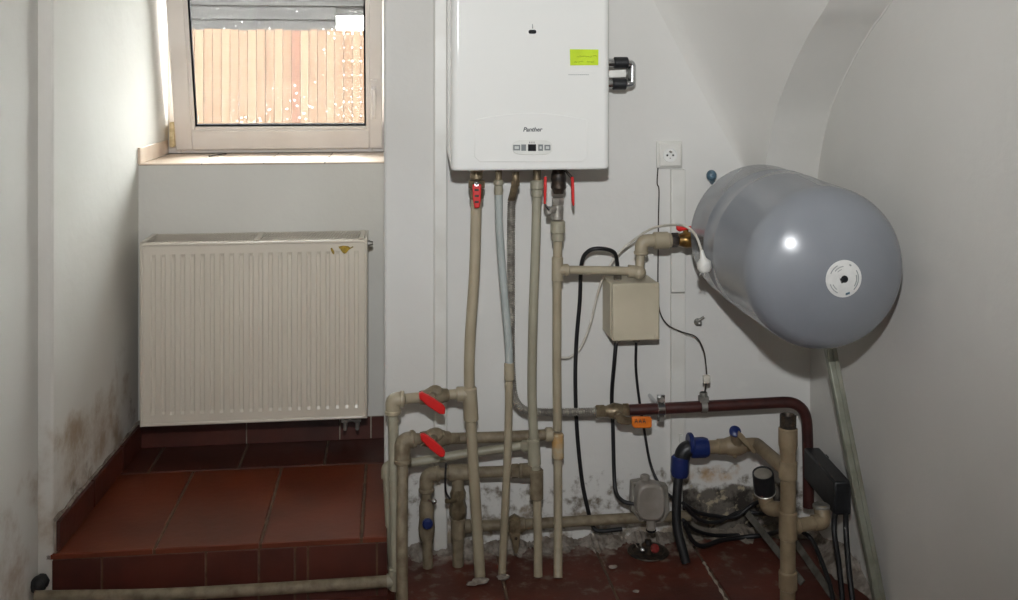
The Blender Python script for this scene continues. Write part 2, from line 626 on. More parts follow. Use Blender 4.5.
# thickness: carry the band up to the ceiling behind the visible face
n0 = len(sm)
tops = [(XR + 0.02, max(p.y, -1.0) + 0.10, min(p.z + 0.10, ZC)) for p in sm]
vs2 = [band_left(p) for p in sm] + [(XB, min(p.y + 0.10, YW), min(p.z + 0.10, ZC)) for p in sm] + [(XR + 0.02, min(p.y + 0.10, YW), min(p.z + 0.10, ZC)) for p in sm]
fs2 = []
for i in range(n0 - 1):
    if sm[i].z > 1.68:
        fs2.append((i, i + 1, n0 + i + 1, n0 + i))
    fs2.append((n0 + i, n0 + i + 1, 2 * n0 + i + 1, 2 * n0 + i))
mb.add(vs2, fs2)
mb.build('trim_1', 'plaster_vault', kind=S, ang=60)
mb = MB()
vs, fs = [], []
web = [p for p in sm if 0.78 < p.z < 1.75 and p.y > 2.2]
NW = 10
for p in web:
    xw = x0_of(p.z)
    for k in range(NW + 1):
        t = k / NW
        # rounded plaster corner between wall and band edge
        c = band_left(p); a = Vector((xw, YW - 0.0005, p.z)); b = Vector((c.x * 0.5 + xw * 0.5, YW - 0.0005, p.z))
        vs.append((1 - t) ** 2 * a + 2 * t * (1 - t) * b + t * t * c)
for i in range(len(web) - 1):
    for k in range(NW):
        a = i * (NW + 1) + k
        fs.append((a, a + 1, a + NW + 2, a + NW + 1))
# closing shelf on top, out of the picture
last = (len(web) - 1) * (NW + 1)
o = len(vs)
zt = web[-1].z
vs += [(XB, YW, zt)]
fs.append(tuple(last + k for k in range(NW + 1)) + (o,))
mb.add(vs, fs)
mb.build('trim_2', 'plaster_vault', kind=S, ang=80)
MB().tube([(XR - 0.002, p.y, p.z) for p in sm if p.y > -0.9 and p.z > 1.0], 0.0055, 8).build('trim_3', 'ceiling_paint', kind=S)

# floor: screed with terracotta tiles on it
floor = MB().box((XL - 0.4, YB - 0.2, -0.12), (XR + 0.3, 4.25, -0.004)).build('floor', 'grout', smooth=False, kind=S)
floor['label'] = 'dark terracotta tiled floor of the boiler room'
TX, TY = 0.2975, 0.58
x_off = PF(601, 560).x
base_me = None
tiles = {}


def tile_obj(parent, name, x0, y0, x1, y1, z0, z1, m, bevel=0.0025, key=None):
    """one tile; alike tiles share their mesh"""
    k = key or (round(x1 - x0, 4), round(y1 - y0, 4), round(z1 - z0, 4), m, bevel)
    c = Vector(((x0 + x1) / 2, (y0 + y1) / 2, z0))
    if k not in tiles:
        mbx = MB().box((x0, y0, z0), (x1, y1, z1))
        me = mbx.mesh(name, m, c, smooth=False)
        bmx = bmesh.new()
        bmx.from_mesh(me)
        up = [e for e in bmx.edges if all(v.co.z > 0.5 * (z1 - z0) for v in e.verts)]
        bmesh.ops.bevel(bmx, geom=up, offset=bevel, segments=1, affect='EDGES')
        bmx.to_mesh(me)
        bmx.free()
        tiles[k] = me
    o = bpy.data.objects.new(name, tiles[k])
    col.objects.link(o)
    o.parent = parent
    o.location = c - WL[parent]
    WL[o] = c
    return o


gap = 0.008
i0 = math.floor((XL - x_off) / TX)
y = 2.98
while y > YB:
    ya, yb = max(y - TY, YB), y
    for i in range(i0, i0 + 12):
        xa, xb = x_off + i * TX, x_off + (i + 1) * TX
        xa, xb = max(xa, XL), min(xb, XR)
        if xb - xa < 0.03 or yb - ya < 0.03:
            continue
        if ya > YS - 0.1 and xb < XA + 0.02:
            continue
        dz = random.uniform(-0.0012, 0.0012)
        t = tile_obj(floor, 'floor_tile', xa + gap / 2, ya + gap / 2, xb - gap / 2, yb - gap / 2, -0.012, 0.0, 'terracotta_floor')
        t.location.z += dz
    y -= TY

# the step in the alcove
step = MB().box((XL - 0.3, YS + 0.003, -0.03), (XA + 0.010, YA + 0.02, ZS - 0.003)).build('floor_step', 'grout', smooth=False, kind=S)
step['label'] = 'tiled terracotta step under the radiator'
yj = 3.285
fx = [XAL0 - 0.02, PX(157, 2.70) - 0.006, PF(261, 541, ZS).x, PF(361.5, 537, ZS).x, XA + 0.012]
fx[1] = PF(157, 543, ZS).x
bx = [XAL0 - 0.02, P(163, 449, 3.5).x, P(247.5, 445, 3.5).x, P(328, 443, 3.5).x, XA + 0.012]
for a, b in zip(fx[:-1], fx[1:]):
    tile_obj(step, 'tread_tile', a + 0.004, YS, b - 0.004, yj - 0.004, ZS - 0.014, ZS, 'terracotta')
for a, b in zip(bx[:-1], bx[1:]):
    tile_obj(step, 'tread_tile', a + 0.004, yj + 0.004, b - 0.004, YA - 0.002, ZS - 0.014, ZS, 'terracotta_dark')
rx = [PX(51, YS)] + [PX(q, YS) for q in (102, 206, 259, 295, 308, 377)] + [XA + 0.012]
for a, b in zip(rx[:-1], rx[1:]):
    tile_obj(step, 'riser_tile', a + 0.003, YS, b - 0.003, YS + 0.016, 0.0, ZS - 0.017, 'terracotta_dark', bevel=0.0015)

# skirting tiles of the alcove
sk = MB().box((XAL1, YA - 0.004, ZS), (XA, YA + 0.004, ZS + 0.076)).build('baseboard_back', 'grout_light', smooth=False, kind=S)
kx = [XAL1 - 0.01, P(208, 430, YA).x, P(327, 430, YA).x, XA]
kx = [XAL1 - 0.01, P(247, 430, YA).x, P(340, 430, YA).x, P(371, 430, YA).x, XA]
for a, b in zip(kx[:-1], kx[1:]):
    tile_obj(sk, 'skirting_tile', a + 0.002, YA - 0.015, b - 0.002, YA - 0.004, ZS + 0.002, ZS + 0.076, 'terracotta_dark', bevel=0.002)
sa = Vector((XAL0 + 0.002, YS + 0.004, ZS)); sb = Vector((XAL1, YA, ZS))
dirn = (sb - sa).normalized()
nrm = Vector((dirn.y, -dirn.x, 0))
skl = MB().obox(sa, dirn * (sb - sa).length, nrm * 0.004, (0, 0, 0.083)).build('baseboard_left', 'grout_light', smooth=False, kind=S)
cuts = [0.0, 0.275, 0.55, (sb - sa).length - 0.012]
for a, b in zip(cuts[:-1], cuts[1:]):
    MB().obox(sa + dirn * (a + 0.003) + nrm * 0.003 + Vector((0, 0, 0.003)), dirn * (b - a - 0.006), nrm * 0.011, (0, 0, 0.079)).build(
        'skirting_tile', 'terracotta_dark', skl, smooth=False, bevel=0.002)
# ragged plaster lip above the left skirting
mb = MB()
pts = []
for k in range(25):
    t = k / 24
    pts.append(sa + dirn * (sb - sa).length * t + nrm * random.uniform(0.000, 0.004) + Vector((0, 0, 0.087 + random.uniform(-0.003, 0.004))))
mb.tube(pts, [random.uniform(0.003, 0.007) for _ in pts], 6)
mb.build('plaster_lip', 'plaster_flake', skl)

# window sill: beige tiles on the ledge
sill = MB().box((XAL1 - 0.01, YA - 0.001, ZSILL - 0.007), (XA, YWIN + 0.05, ZSILL - 0.001)).build('trim_4', 'grout_light', smooth=False, kind=S)
sw = (XA - XAL1) / 4
for i in range(4):
    tile_obj(sill, 'sill_tile', XAL1 + 0.001 + sw * i + 0.0015, YA - 0.004, XAL1 + sw * (i + 1) - 0.0015, YWIN - 0.02, ZSILL - 0.005, ZSILL, 'sill_tile', bevel=0.001)
up0 = Vector((XAL1 - 0.003, 3.51, ZSILL)); up1 = Vector((XAL2 - 0.004, YWIN - 0.03, ZSILL))
ud = (up1 - up0); un = Vector((ud.y, -ud.x, 0)).normalized()
MB().obox(up0, ud, un * 0.012, (0, 0, 0.055)).build('upstand_tile', 'sill_tile', sill, smooth=False, bevel=0.002)
MB().tube(crom([P(209, 157, 3.82) + Vector((0, 0, 0.003)), P(217, 155.5, 3.85) + Vector((0, 0, 0.004)), P(226, 154.5, 3.9) + Vector((0, 0, 0.003))], 4), 0.0035, 6).xform(
    lambda p: (p.x, p.y, max(p.z, ZSILL + 0.001) if p.z < ZSILL + 0.02 else p.z)).build(
    'twig', 'iron_black', label='small dark twig lying on the window sill', cat='twig')

# ------------------------------------------------------------------ window (sash tilted inwards)
win = thing('window_1', 'white plastic window with the sash tilted inwards above the radiator', None, (-0.42, YWIN, ZSILL), kind=S)
fx0, fx1 = XAL2 + 0.002, XA - 0.003
fz0, fz1 = ZSILL + 0.001, 2.078
mb = MB()
fy0, fy1 = YWIN - 0.005, YWIN + 0.065
mb.box((fx0, fy0, fz0), (fx0 + 0.05, fy1, fz1)).box((fx1 - 0.05, fy0, fz0), (fx1, fy1, fz1))
mb.box((fx0 + 0.05, fy0, fz0), (fx1 - 0.05, fy1, fz0 + 0.034)).box((fx0 + 0.05, fy0, fz1 - 0.05), (fx1 - 0.05, fy1, fz1))
mb.build('window_frame', 'upvc', win, smooth=False, bevel=0.004)
sx0 = P(176.5, 147, YWIN - 0.03).x
sx1 = XA - 0.012
gx0 = P(197, 125, YWIN - 0.03).x
gx1 = P(366, 125, YWIN - 0.03).x
sz0 = P(270, 147, YWIN - 0.03).z
gz0 = P(270, 123.3, YWIN - 0.03).z
sz1 = 2.045
gz1 = sz1 - (gz0 - sz0)
sy0, sy1 = YWIN - 0.045, YWIN + 0.012
TILT = math.radians(17.5)
pv = Vector((0, sy0 + 0.03, sz0))


def tilt(p):
    y, z = p.y - pv.y, p.z - pv.z
    c, s = math.cos(TILT), math.sin(TILT)
    return (p.x, pv.y + y * c - z * s, pv.z + y * s + z * c)


def ring(x0, x1, z0, z1, w, y0, y1):
    return MB().box((x0, y0, z0), (x0 + w, y1, z1)).box((x1 - w, y0, z0), (x1, y1, z1)).box((x0 + w, y0, z0), (x1 - w, y1, z0 + w)).box((x0 + w, y0, z1 - w), (x1 - w, y1, z1))


mb = MB()
mb.box((sx0, sy0, sz0), (gx0 - 0.014, sy1, sz1)).box((gx1 + 0.014, sy0, sz0), (sx1, sy1, sz1))
mb.box((gx0 - 0.014, sy0, sz0), (gx1 + 0.014, sy1, gz0 - 0.014)).box((gx0 - 0.014, sy0, gz1 + 0.014), (gx1 + 0.014, sy1, sz1))
sash = mb.xform(tilt).build('sash', 'upvc', win, smooth=False, bevel=0.004)
ring(gx0 - 0.015, gx1 + 0.015, gz0 - 0.015, gz1 + 0.015, 0.014, sy0 + 0.006, sy0 + 0.024).xform(tilt).build('glazing_bead', 'upvc', sash, smooth=False, bevel=0.003)
ring(gx0 - 0.004, gx1 + 0.004, gz0 - 0.004, gz1 + 0.004, 0.010, sy0 + 0.014, sy0 + 0.0275).xform(tilt).build('gasket', 'rubber', sash, smooth=False)
MB().box((gx0 + 0.002, sy0 + 0.0245, gz0 + 0.002), (gx1 - 0.002, sy0 + 0.0265, gz1 - 0.002)).xform(tilt).build('pane', 'glass_dirty', sash, smooth=False)
hx = (gx1 + sx1) / 2
hz = 1.40
mb = MB().box((hx - 0.014, sy0 - 0.012, hz - 0.035), (hx + 0.014, sy0, hz + 0.035)).xform(tilt)
hd = mb.build('handle_plate', 'upvc', sash, smooth=False, bevel=0.004)
MB().tube([Vector((hx, sy0 - 0.012, hz)), Vector((hx, sy0 - 0.045, hz)), Vector((hx, sy0 - 0.05, hz - 0.02)), Vector((hx, sy0 - 0.05, hz - 0.11))], [0.010, 0.010, 0.011, 0.009], 10).xform(tilt).build(
    'handle', 'upvc', sash)
a = P(173, 146, YWIN - 0.05)
MB().box((a.x - 0.008, a.y - 0.03, ZSILL + 0.03), (a.x + 0.010, a.y + 0.045, ZSILL + 0.125)).build('hinge', 'hinge_cream', win, smooth=False, bevel=0.004)

# ------------------------------------------------------------------ outside
MB().box((XR + 0.3, -9, -0.25), (14, 4.2, -0.06)).build('ground_yard', 'earth', smooth=False, kind=S)
MB().box((-9, 4.3, 0.3), (9, 22, 0.5)).build('ground_outside', 'earth', smooth=False, kind=S)
YF = 9.6
fence = thing('fence', 'pale orange upright board fence outside the window', 'fence', (-1.5, YF, 0.5))
pl0 = P(168, 29, YF)
pit = (P(341, 29, YF).x - P(200, 29, YF).x) / 16.1
ztop = P(270, 29.5, YF).z
plank_me = {}
for i in range(-12, 40):
    xa = pl0.x + i * pit
    red = abs((CX + 0) * 0 + i - 14) < 0.5
    mk = 'fence_wood_red' if red else ('fence_wood' if i % 3 else 'fence_wood_pale')
    c = Vector((xa + pit / 2, YF, 0.5))
    if mk not in plank_me:
        plank_me[mk] = MB().box((-pit / 2 + 0.003, -0.01, 0.03), (pit / 2 - 0.003, 0.01, ztop - 0.5)).mesh('plank', mk, Vector((0, 0, 0)), smooth=False)
    o = bpy.data.objects.new('plank', plank_me[mk])
    col.objects.link(o)
    o.parent = fence
    o.location = c - WL[fence] + Vector((0, random.uniform(-0.006, 0.006), random.uniform(-0.012, 0.004)))
for zz in (0.8, 1.65):
    MB().box((pl0.x - 12 * pit, YF + 0.012, zz), (pl0.x + 40 * pit, YF + 0.05, zz + 0.08)).build('rail', 'fence_wood', fence, smooth=False)
shed = thing('shed', 'dark grey weathered timber shed roof rising behind the fence', 'shed', (-2.0, 13.5, 0.5))
xe = P(336, 20, 12.6).x
for k in range(13):
    za, zb_ = 0.5 + 0.17 * k, 0.5 + 0.17 * (k + 1) - 0.008
    xr_ = xe if P(336, 30, 12.6).z - 0.12 < za < P(336, 15, 12.6).z else 2.6
    MB().prism([(-8.0, 12.6, za), (-8.0, 12.57, za), (-8.0, 12.59, zb_), (-8.0, 12.6, zb_)], (xr_ + 8.0, 0, 0)).build('board', 'shed_board', shed, smooth=False)
MB().box((-8.0, 12.6, 0.5), (xe, 12.75, P(336, 15, 12.6).z)).build('shed_wall', 'shed_board', shed, smooth=False)
MB().box((-8.0, 12.6, P(336, 15, 12.6).z), (2.6, 12.75, 2.73)).build('shed_wall', 'shed_board', shed, smooth=False)
MB().box((-8.2, 12.45, 2.71), (2.8, 14.8, 2.80)).build('roof', 'shed_board', shed, smooth=False)
# ------------------------------------------------------------------ radiator
YR = 3.285
r0, r1 = P(140, 427, YR), P(367, 239.5, YR)
rx0, rx1, rz0, rz1 = r0.x, r1.x, r0.z, r1.z
rad = thing('radiator', 'cream steel panel radiator with ribbed front under the window', 'radiator', ((rx0 + rx1) / 2, YR, ZS))
NR = 22
mg = 0.022
xs, kinds = [rx0, rx0 + mg], [0, 0]
pitch = (rx1 - rx0 - 2 * mg) / NR
for i in range(NR):
    a = rx0 + mg + i * pitch
    for f, d in ((0.34, 0), (0.44, 1), (0.72, 1), (0.86, 0)):
        xs.append(a + pitch * f); kinds.append(d)
xs += [rx1 - mg, rx1]; kinds += [0, 0]
zrows = [(rz0, 0), (rz0 + 0.034, 0), (rz0 + 0.044, 1), (rz1 - 0.046, 1), (rz1 - 0.036, 0), (rz1, 0)]
vs, fs = [], []
for z, zk in zrows:
    for x, k in zip(xs, kinds):
        vs.append((x, YR + 0.0038 * k * zk, z))
n = len(xs)
for j in range(len(zrows) - 1):
    for i in range(n - 1):
        fs.append((j * n + i, j * n + i + 1, (j + 1) * n + i + 1, (j + 1) * n + i))
mb = MB().add(vs, fs)
panel = mb.build('front_panel', 'radiator_enamel', rad, ang=20)
# rolled rim around the front panel
rr = 0.005
MB().tube(fillet([(rx0 + rr, YR, rz0 + rr), (rx1 - rr, YR, rz0 + rr), (rx1 - rr, YR, rz1 - rr), (rx0 + rr, YR, rz1 - rr), (rx0 + rr, YR, rz0 + rr)], 0.012), rr, 8).build('rim', 'radiator_enamel', panel)
for a, b in ((rx0 - 0.001, rx0 + 0.002), (rx1 - 0.002, rx1 + 0.001)):
    MB().box((a, YR, rz0), (b, YA - 0.045, rz1 + 0.004)).build('side_panel', 'radiator_enamel', rad, smooth=False, bevel=0.0012)
MB().box((rx0 + 0.004, YA - 0.05, rz0 + 0.004), (rx1 - 0.004, YA - 0.042, rz1 - 0.004)).build('back_panel', 'radiator_enamel', rad, smooth=False)
MB().box((rx0 + 0.006, YR + 0.03, rz0 + 0.02), (rx1 - 0.006, YA - 0.07, rz1 - 0.03)).build('convector', 'radiator_dark', rad, smooth=False)
mb = MB()
gy0, gy1 = YR + 0.004, YA - 0.045
mb.box((rx0, gy0, rz1 - 0.004), (rx1, gy0 + 0.008, rz1 + 0.002)).box((rx0, gy1 - 0.008, rz1 - 0.004), (rx1, gy1, rz1 + 0.002))
xm = (rx0 + rx1) / 2
for q in (rx0 + 0.005, xm, rx1 - 0.018):
    mb.box((q - 0.006, gy0, rz1 - 0.004), (q + 0.008, gy1, rz1 + 0.004))
k = rx0 + 0.012
while k < rx1 - 0.02:
    mb.prism([(k, gy0 + 0.006, rz1 + 0.001), (k + 0.0022, gy0 + 0.006, rz1 + 0.001), (k + 0.0022, gy0 + 0.006, rz1 + 0.002), (k, gy0 + 0.006, rz1 + 0.002)], (0.012, gy1 - gy0 - 0.016, 0))
    k += 0.0092
mb.build('top_grille', 'radiator_enamel', rad, smooth=False)
# yellow spots where the enamel has come off


def flat(poly, Y, m, name, parent, th=0.001):
    return MB().prism([P(a, b, Y) for a, b in poly], (0, -th, 0)).build(name, m, parent, smooth=False)


flat([(338.5, 246.5), (343, 245.6), (348, 246.0), (350.5, 247.5), (353, 246.0), (353.5, 247.2), (350.5, 248.8), (348.5, 250.2), (346, 253.2), (344, 253.8), (342, 252), (340.5, 249.5), (339, 248)], YR - 0.0005, 'chip_ochre', 'bare_spot', panel)
flat([(330.5, 248.3), (332, 247.6), (333.2, 249.5), (334.4, 252), (334, 254.6), (332.4, 253.4), (331, 250.6)], YR - 0.0005, 'chip_ochre', 'bare_spot', panel)
a = P(371.5, 243, YR + 0.06)
MB().lathe((rx1 - 0.002, YR + 0.06, rz1 - 0.022), (1, 0, 0), [(0, 0.011), (0.010, 0.011), (0.011, 0.008), (0.020, 0.007), (0.021, 0.003)], 12).build('vent_plug', 'steel_dull', rad)
va = P(345, 426.5, YR + 0.05)
mb = MB()
mb.tube([(va.x, va.y, rz0 + 0.01), (va.x, va.y, rz0 - 0.028)], 0.009, 10)
mb.tube([(va.x + 0.04, va.y, rz0 + 0.01), (va.x + 0.04, va.y, rz0 - 0.028)], 0.009, 10)
mb.tube([(va.x - 0.012, va.y, rz0 - 0.018), (va.x + 0.052, va.y, rz0 - 0.018)], 0.008, 10)
mb.hexnut((va.x, va.y, rz0 - 0.02), (0, 0, 1), 0.012, 0.014).hexnut((va.x + 0.04, va.y, rz0 - 0.02), (0, 0, 1), 0.012, 0.014)
mb.tube([(va.x, va.y, rz0 - 0.03), (va.x, va.y, rz0 - 0.05), (va.x, YA, rz0 - 0.055)], 0.006, 8)
mb.tube([(va.x + 0.04, va.y, rz0 - 0.03), (va.x + 0.04, va.y, rz0 - 0.05), (va.x + 0.04, YA, rz0 - 0.055)], 0.006, 8)
mb.build('valve_block', 'steel_dull', rad)
for q in (rx0 + 0.12, rx1 - 0.12):
    MB().box((q - 0.015, YA - 0.05, rz0 + 0.08), (q + 0.015, YA, rz1 - 0.06)).build('wall_bracket', 'radiator_enamel', rad, smooth=False)

# ------------------------------------------------------------------ boiler
YBF = 2.70
b0, b1 = P(454.5, 171, YBF), P(608, 169, YBF)
bx0, bx1, bz0, bz1 = b0.x, b1.x, b0.z, 1.91
boiler = thing('gas_boiler', 'white wall-hung gas boiler with oval control panel and green note', 'boiler', ((bx0 + bx1) / 2, YW, bz0))


def rrect_xy(x0, x1, y0, y1, r, n=6):
    """outline in plan with both front corners rounded"""
    out = [(x1, y1), (x0, y1)]
    for k in range(n + 1):
        a = math.pi + math.pi / 2 * k / n
        out.append((x0 + r + r * math.cos(a), y0 + r + r * math.sin(a)))
    for k in range(n + 1):
        a = 1.5 * math.pi + math.pi / 2 * k / n
        out.append((x1 - r + r * math.cos(a), y0 + r + r * math.sin(a)))
    return out


# cover: rounded front corners, bottom edge drawn back towards the wall
out = rrect_xy(bx0 - 0.009, bx1 + 0.006, YBF, YW - 0.12, 0.020)
vs, fs = [], []
lv = [(bz0 + 0.006, -0.010), (bz0, -0.006), (bz0 + 0.002, -0.002), (bz0 + 0.008, 0.0), (bz1 - 0.01, 0.0), (bz1, -0.008)]
cxb, cyb = (bx0 + bx1) / 2, YW - 0.12
rows = []
for z, g in lv[1:]:
    row = []
    for (x, y) in out:
        sx = g if x > cxb else -g
        yy = y - g if y < YW - 0.125 else y
        zz = z
        if z < bz0 + 0.05 and y >= YW - 0.125:
            zz = z + 0.034
        row.append((x + sx, yy, zz))
    rows.append(row)
n = len(out)
for row in rows:
    vs += row
for j in range(len(rows) - 1):
    for i in range(n):
        i2 = (i + 1) % n
        fs.append((j * n + i, j * n + i2, (j + 1) * n + i2, (j + 1) * n + i))
fs.append(tuple(range(n)))
fs.append(tuple((len(rows) - 1) * n + i for i in range(n)))
cover = MB().add(vs, fs).build('front_cover', 'boiler_white', boiler, ang=60)
wn = cover.modifiers.new('weighted_normal', 'WEIGHTED_NORMAL')
wn.keep_sharp = True
mb = MB()
mb.prism([(bx0 - 0.001, YW - 0.121, bz0 + 0.034), (bx0 - 0.001, YW - 0.004, bz0 + 0.055), (bx0 - 0.001, YW - 0.004, bz1 - 0.01), (bx0 - 0.001, YW - 0.121, bz1 - 0.01)], (bx1 - bx0 + 0.004, 0, 0))
mb.build('rear_casing', 'boiler_side', boiler, smooth=False, bevel=0.003)
MB().box((bx0 + 0.03, YBF + 0.05, bz0 + 0.012), (bx1 - 0.03, YW - 0.03, bz0 + 0.045)).build('bottom_plate', 'steel_dull', boiler, smooth=False)
yb = YBF - 0.0002
# service flap with an arched top
arc = []
for k in range(17):
    t = k / 16
    arc.append((475 + 112 * t, 119.5 - 6.5 * math.sin(math.pi * t)))
poly = arc + [(587.5, 157), (582, 162), (480, 162), (474.5, 157)]
flap = MB().prism([P(a, b, yb) for a, b in poly], (0, -0.0022, 0)).build('service_flap', 'boiler_white', cover, smooth=False, bevel=0.0012)
yf = yb - 0.0024
ov = []
for k in range(40):
    a = 2 * math.pi * k / 40
    e = 0.42
    ca, sa_ = math.cos(a), math.sin(a)
    ov.append((532.3 + 20.2 * math.copysign(abs(ca) ** e, ca), 147.2 + 7.6 * math.copysign(abs(sa_) ** 0.8, sa_)))
ctl = MB().prism([P(a, b, yf) for a, b in ov], (0, -0.002, 0)).build('control_panel', 'panel_trim', cover, smooth=False, bevel=0.001)
yk = yf - 0.0021


def rect(x0, x1, y0, y1, Y, m, name, parent, th=0.0012):
    return flat([(x0, y0), (x1, y0), (x1, y1), (x0, y1)], Y, m, name, parent, th)


rect(513.2, 520.2, 144.8, 150.4, yk, 'key_grey', 'button', ctl)
rect(514.6, 518.8, 146.3, 149.0, yk - 0.0012, 'key_pale', 'button_face', ctl, 0.0006)
rect(521.2, 526.0, 144.4, 150.8, yk, 'key_grey', 'button', ctl)
rect(528.0, 536.0, 144.2, 151.0, yk, 'display', 'display', ctl)
rect(538.2, 543.0, 144.4, 150.8, yk, 'key_grey', 'button', ctl)
rect(539.6, 541.6, 146.4, 149.0, yk - 0.0012, 'key_pale', 'button_face', ctl, 0.0006)
rect(544.4, 550.4, 144.8, 150.4, yk, 'key_grey', 'button', ctl)
rect(545.8, 549.2, 146.3, 149.0, yk - 0.0012, 'key_pale', 'button_face', ctl, 0.0006)
for q in (529.5, 531.6, 533.7):
    rect(q, q + 0.6, 141.6, 143.4, yk, 'print_dark', 'display_mark', ctl, 0.0004)
c = P(532.4, 129.6, yf)
textmesh('Panther', 0.0165, 'lettering', 'print_dark', cover, c, shear=0.25, bold=0.0004)
# maker's emblem: small dark pad with a pale stroke above it
pad = []
for k in range(20):
    a = 2 * math.pi * k / 20
    ca, sa_ = math.cos(a), math.sin(a)
    pad.append((532.3 + 3.9 * math.copysign(abs(ca) ** 0.5, ca), 31.8 + 2.0 * math.copysign(abs(sa_) ** 0.7, sa_)))
MB().prism([P(a, b, yb) for a, b in pad], (0, -0.002, 0)).build('emblem', 'display', cover, smooth=False)
flat([(532.1, 24), (532.8, 24), (533.2, 28.6), (532.0, 28.6)], yb, 'print_grey', 'emblem_stroke', cover, 0.0006)
mbp = MB()
for k in range(11):
    q = 568.5 + k * 1.9
    mbp.prism([P(a, b, yb) for a, b in ((q, 74.3), (q + 1.2, 74.3), (q + 1.2, 75.1), (q, 75.1))], (0, -0.0004, 0))
mbp.build('small_print', 'print_grey', cover, smooth=False)

note = MB().prism([P(a, b, yb) for a, b in ((569.8, 49.2), (598.4, 49.5), (598.2, 65.2), (570.2, 65.4))], (0, -0.0012, 0)).build(
    'sticky_note', 'note_green', smooth=False, label='yellow-green sticky note with faint handwriting on the boiler', cat='note')
mbs = MB()
for (yy, xa, xb) in ((56.5, 575, 596), (62.0, 574, 595)):
    x = xa
    while x < xb:
        w = random.uniform(1.6, 3.4)
        if random.random() < 0.8:
            pts = [P(x + w * t / 5, yy + random.uniform(-1.2, 1.0), yb - 0.0016) for t in range(6)]
            mbs.tube(pts, 0.00055, 4)
        x += w + random.uniform(0.2, 1.2)
mbs.build('handwriting', 'ink', note)

# chrome clip with two black sleeves beside the boiler
YC = 2.90
clip = thing('bracket', 'chrome U-shaped bracket with two black sleeves beside the boiler', 'bracket', P(622, 90, YC))
p1 = P(606, 62.8, YC); p2 = P(606, 84, YC)
MB().tube([P(603, 62.8, YC), P(613.8, 62.8, YC)], 0.013, 14).build('rod_end', 'chrome', clip)
MB().tube([P(603, 84, YC), P(612.8, 84, YC)], 0.013, 14).build('rod_end', 'chrome', clip)
mb = MB()
mb.tube(fillet([P(626, 62.8, YC), P(632.5, 63.5, YC), P(632.3, 83.5, YC), P(626, 84, YC)], 0.02), 0.0105, 12)
mb.build('rod', 'chrome', clip)
for (x0, x1, yc) in ((613.5, 628, 62.8), (612.2, 626.2, 84)):
    d = P(x1, yc, YC) - P(x0, yc, YC)
    MB().lathe(P(x0, yc, YC), d, [(0, 0.014), (0.003, 0.0175), (d.length - 0.003, 0.0175), (d.length, 0.014)], 16).build('sleeve', 'plastic_black', clip)
for yc in (62.8, 84):
    MB().ball(P(628.8, yc, YC - 0.006), 0.0055, 10).build('screw', 'chrome', clip)
w0 = P(633, 74, YC)
MB().box((w0.x - 0.014, YC, w0.z - 0.03), (w0.x + 0.002, YW, w0.z + 0.03)).build('wall_plate', 'chrome', clip, smooth=False, bevel=0.003)
MB().prism([P(a, b, YC + 0.0) for a, b in ((609, 70.5), (626, 69.5), (626, 77), (609, 77.5))], (0, 0.004, 0)).build('paper_tag', 'white_plastic', clip, smooth=False)

# ------------------------------------------------------------------ wall trunking, socket
mb = MB()
for nm, xa, xb, ya, yb_, lab in (
        ('cable_trunking', 433.5, 447, -120, 555.5, 'tall white cable trunking running from floor up beside the boiler'),):
    a = P(xa, yb_, YW); b = P(xb, yb_, YW)
    t = thing(nm, lab, 'trunking', Vector(((a.x + b.x) / 2, YW, max(a.z, 0.002))))
    MB().box((a.x, YW - 0.020, max(a.z, 0.003)), (b.x, YW, 2.2)).build('duct', 'plaster_vault', t, smooth=False, bevel=0.003)
    MB().box((a.x + 0.003, YW - 0.023, max(a.z, 0.003) + 0.01), (b.x - 0.003, YW - 0.019, 2.2)).build('lid', 'white_plastic', t, smooth=False, bevel=0.0015)
a, b = P(670, 478, YW), P(684, 169, YW)
t = thing('cable_trunking', 'white cable trunking dropping from the wall socket behind the red-brown pipe', 'trunking', Vector(((a.x + b.x) / 2, YW, a.z)))
ym = P(677, 292, YW).z
MB().box((a.x, YW - 0.016, a.z), (b.x, YW, ym - 0.0015)).build('duct', 'white_plastic', t, smooth=False, bevel=0.0025)
MB().box((a.x, YW - 0.016, ym + 0.0015), (b.x, YW, b.z)).build('duct', 'white_plastic', t, smooth=False, bevel=0.0025)

s0, s1 = P(655.8, 168, YW), P(681.5, 141, YW)
sc = (s0 + s1) / 2
sock = thing('wall_socket', 'white square single wall socket above the trunking', 'socket', Vector((sc.x, YW, s0.z)))
MB().box((s0.x, YW - 0.012, s0.z), (s1.x, YW, s1.z)).build('back_box', 'white_plastic', sock, smooth=False, bevel=0.004)
plate = MB().box((s0.x + 0.005, YW - 0.020, s0.z + 0.005), (s1.x - 0.005, YW - 0.011, s1.z - 0.005)).build('face_plate', 'white_plastic', sock, smooth=False, bevel=0.005)
pc = Vector((sc.x - 0.001, YW - 0.020, sc.z))
MB().lathe(pc, (0, -1, 0), [(0, 0.023), (0.002, 0.0225), (0.0022, 0.0205), (0.0005, 0.019), (0.0004, 0.001)], 28).build('round_well', 'boiler_white', plate)
for dx, dz, r in ((-0.009, -0.001, 0.0032), (0.009, -0.001, 0.0032)):
    MB().lathe(pc + Vector((dx, -0.0006, dz)), (0, -1, 0), [(0, r), (0.0008, r)], 12).build('contact_hole', 'display', plate)
MB().lathe(pc + Vector((0, -0.0006, 0.010)), (0, -1, 0), [(0, 0.0034), (0.012, 0.0034), (0.014, 0.002)], 12).build('earth_pin', 'steel', plate)
MB().lathe(pc + Vector((0, -0.0006, -0.010)), (0, -1, 0), [(0, 0.0022), (0.0008, 0.0022)], 10).build('screw', 'steel_dull', plate)

# ------------------------------------------------------------------ pipes under the boiler
YP = 2.82


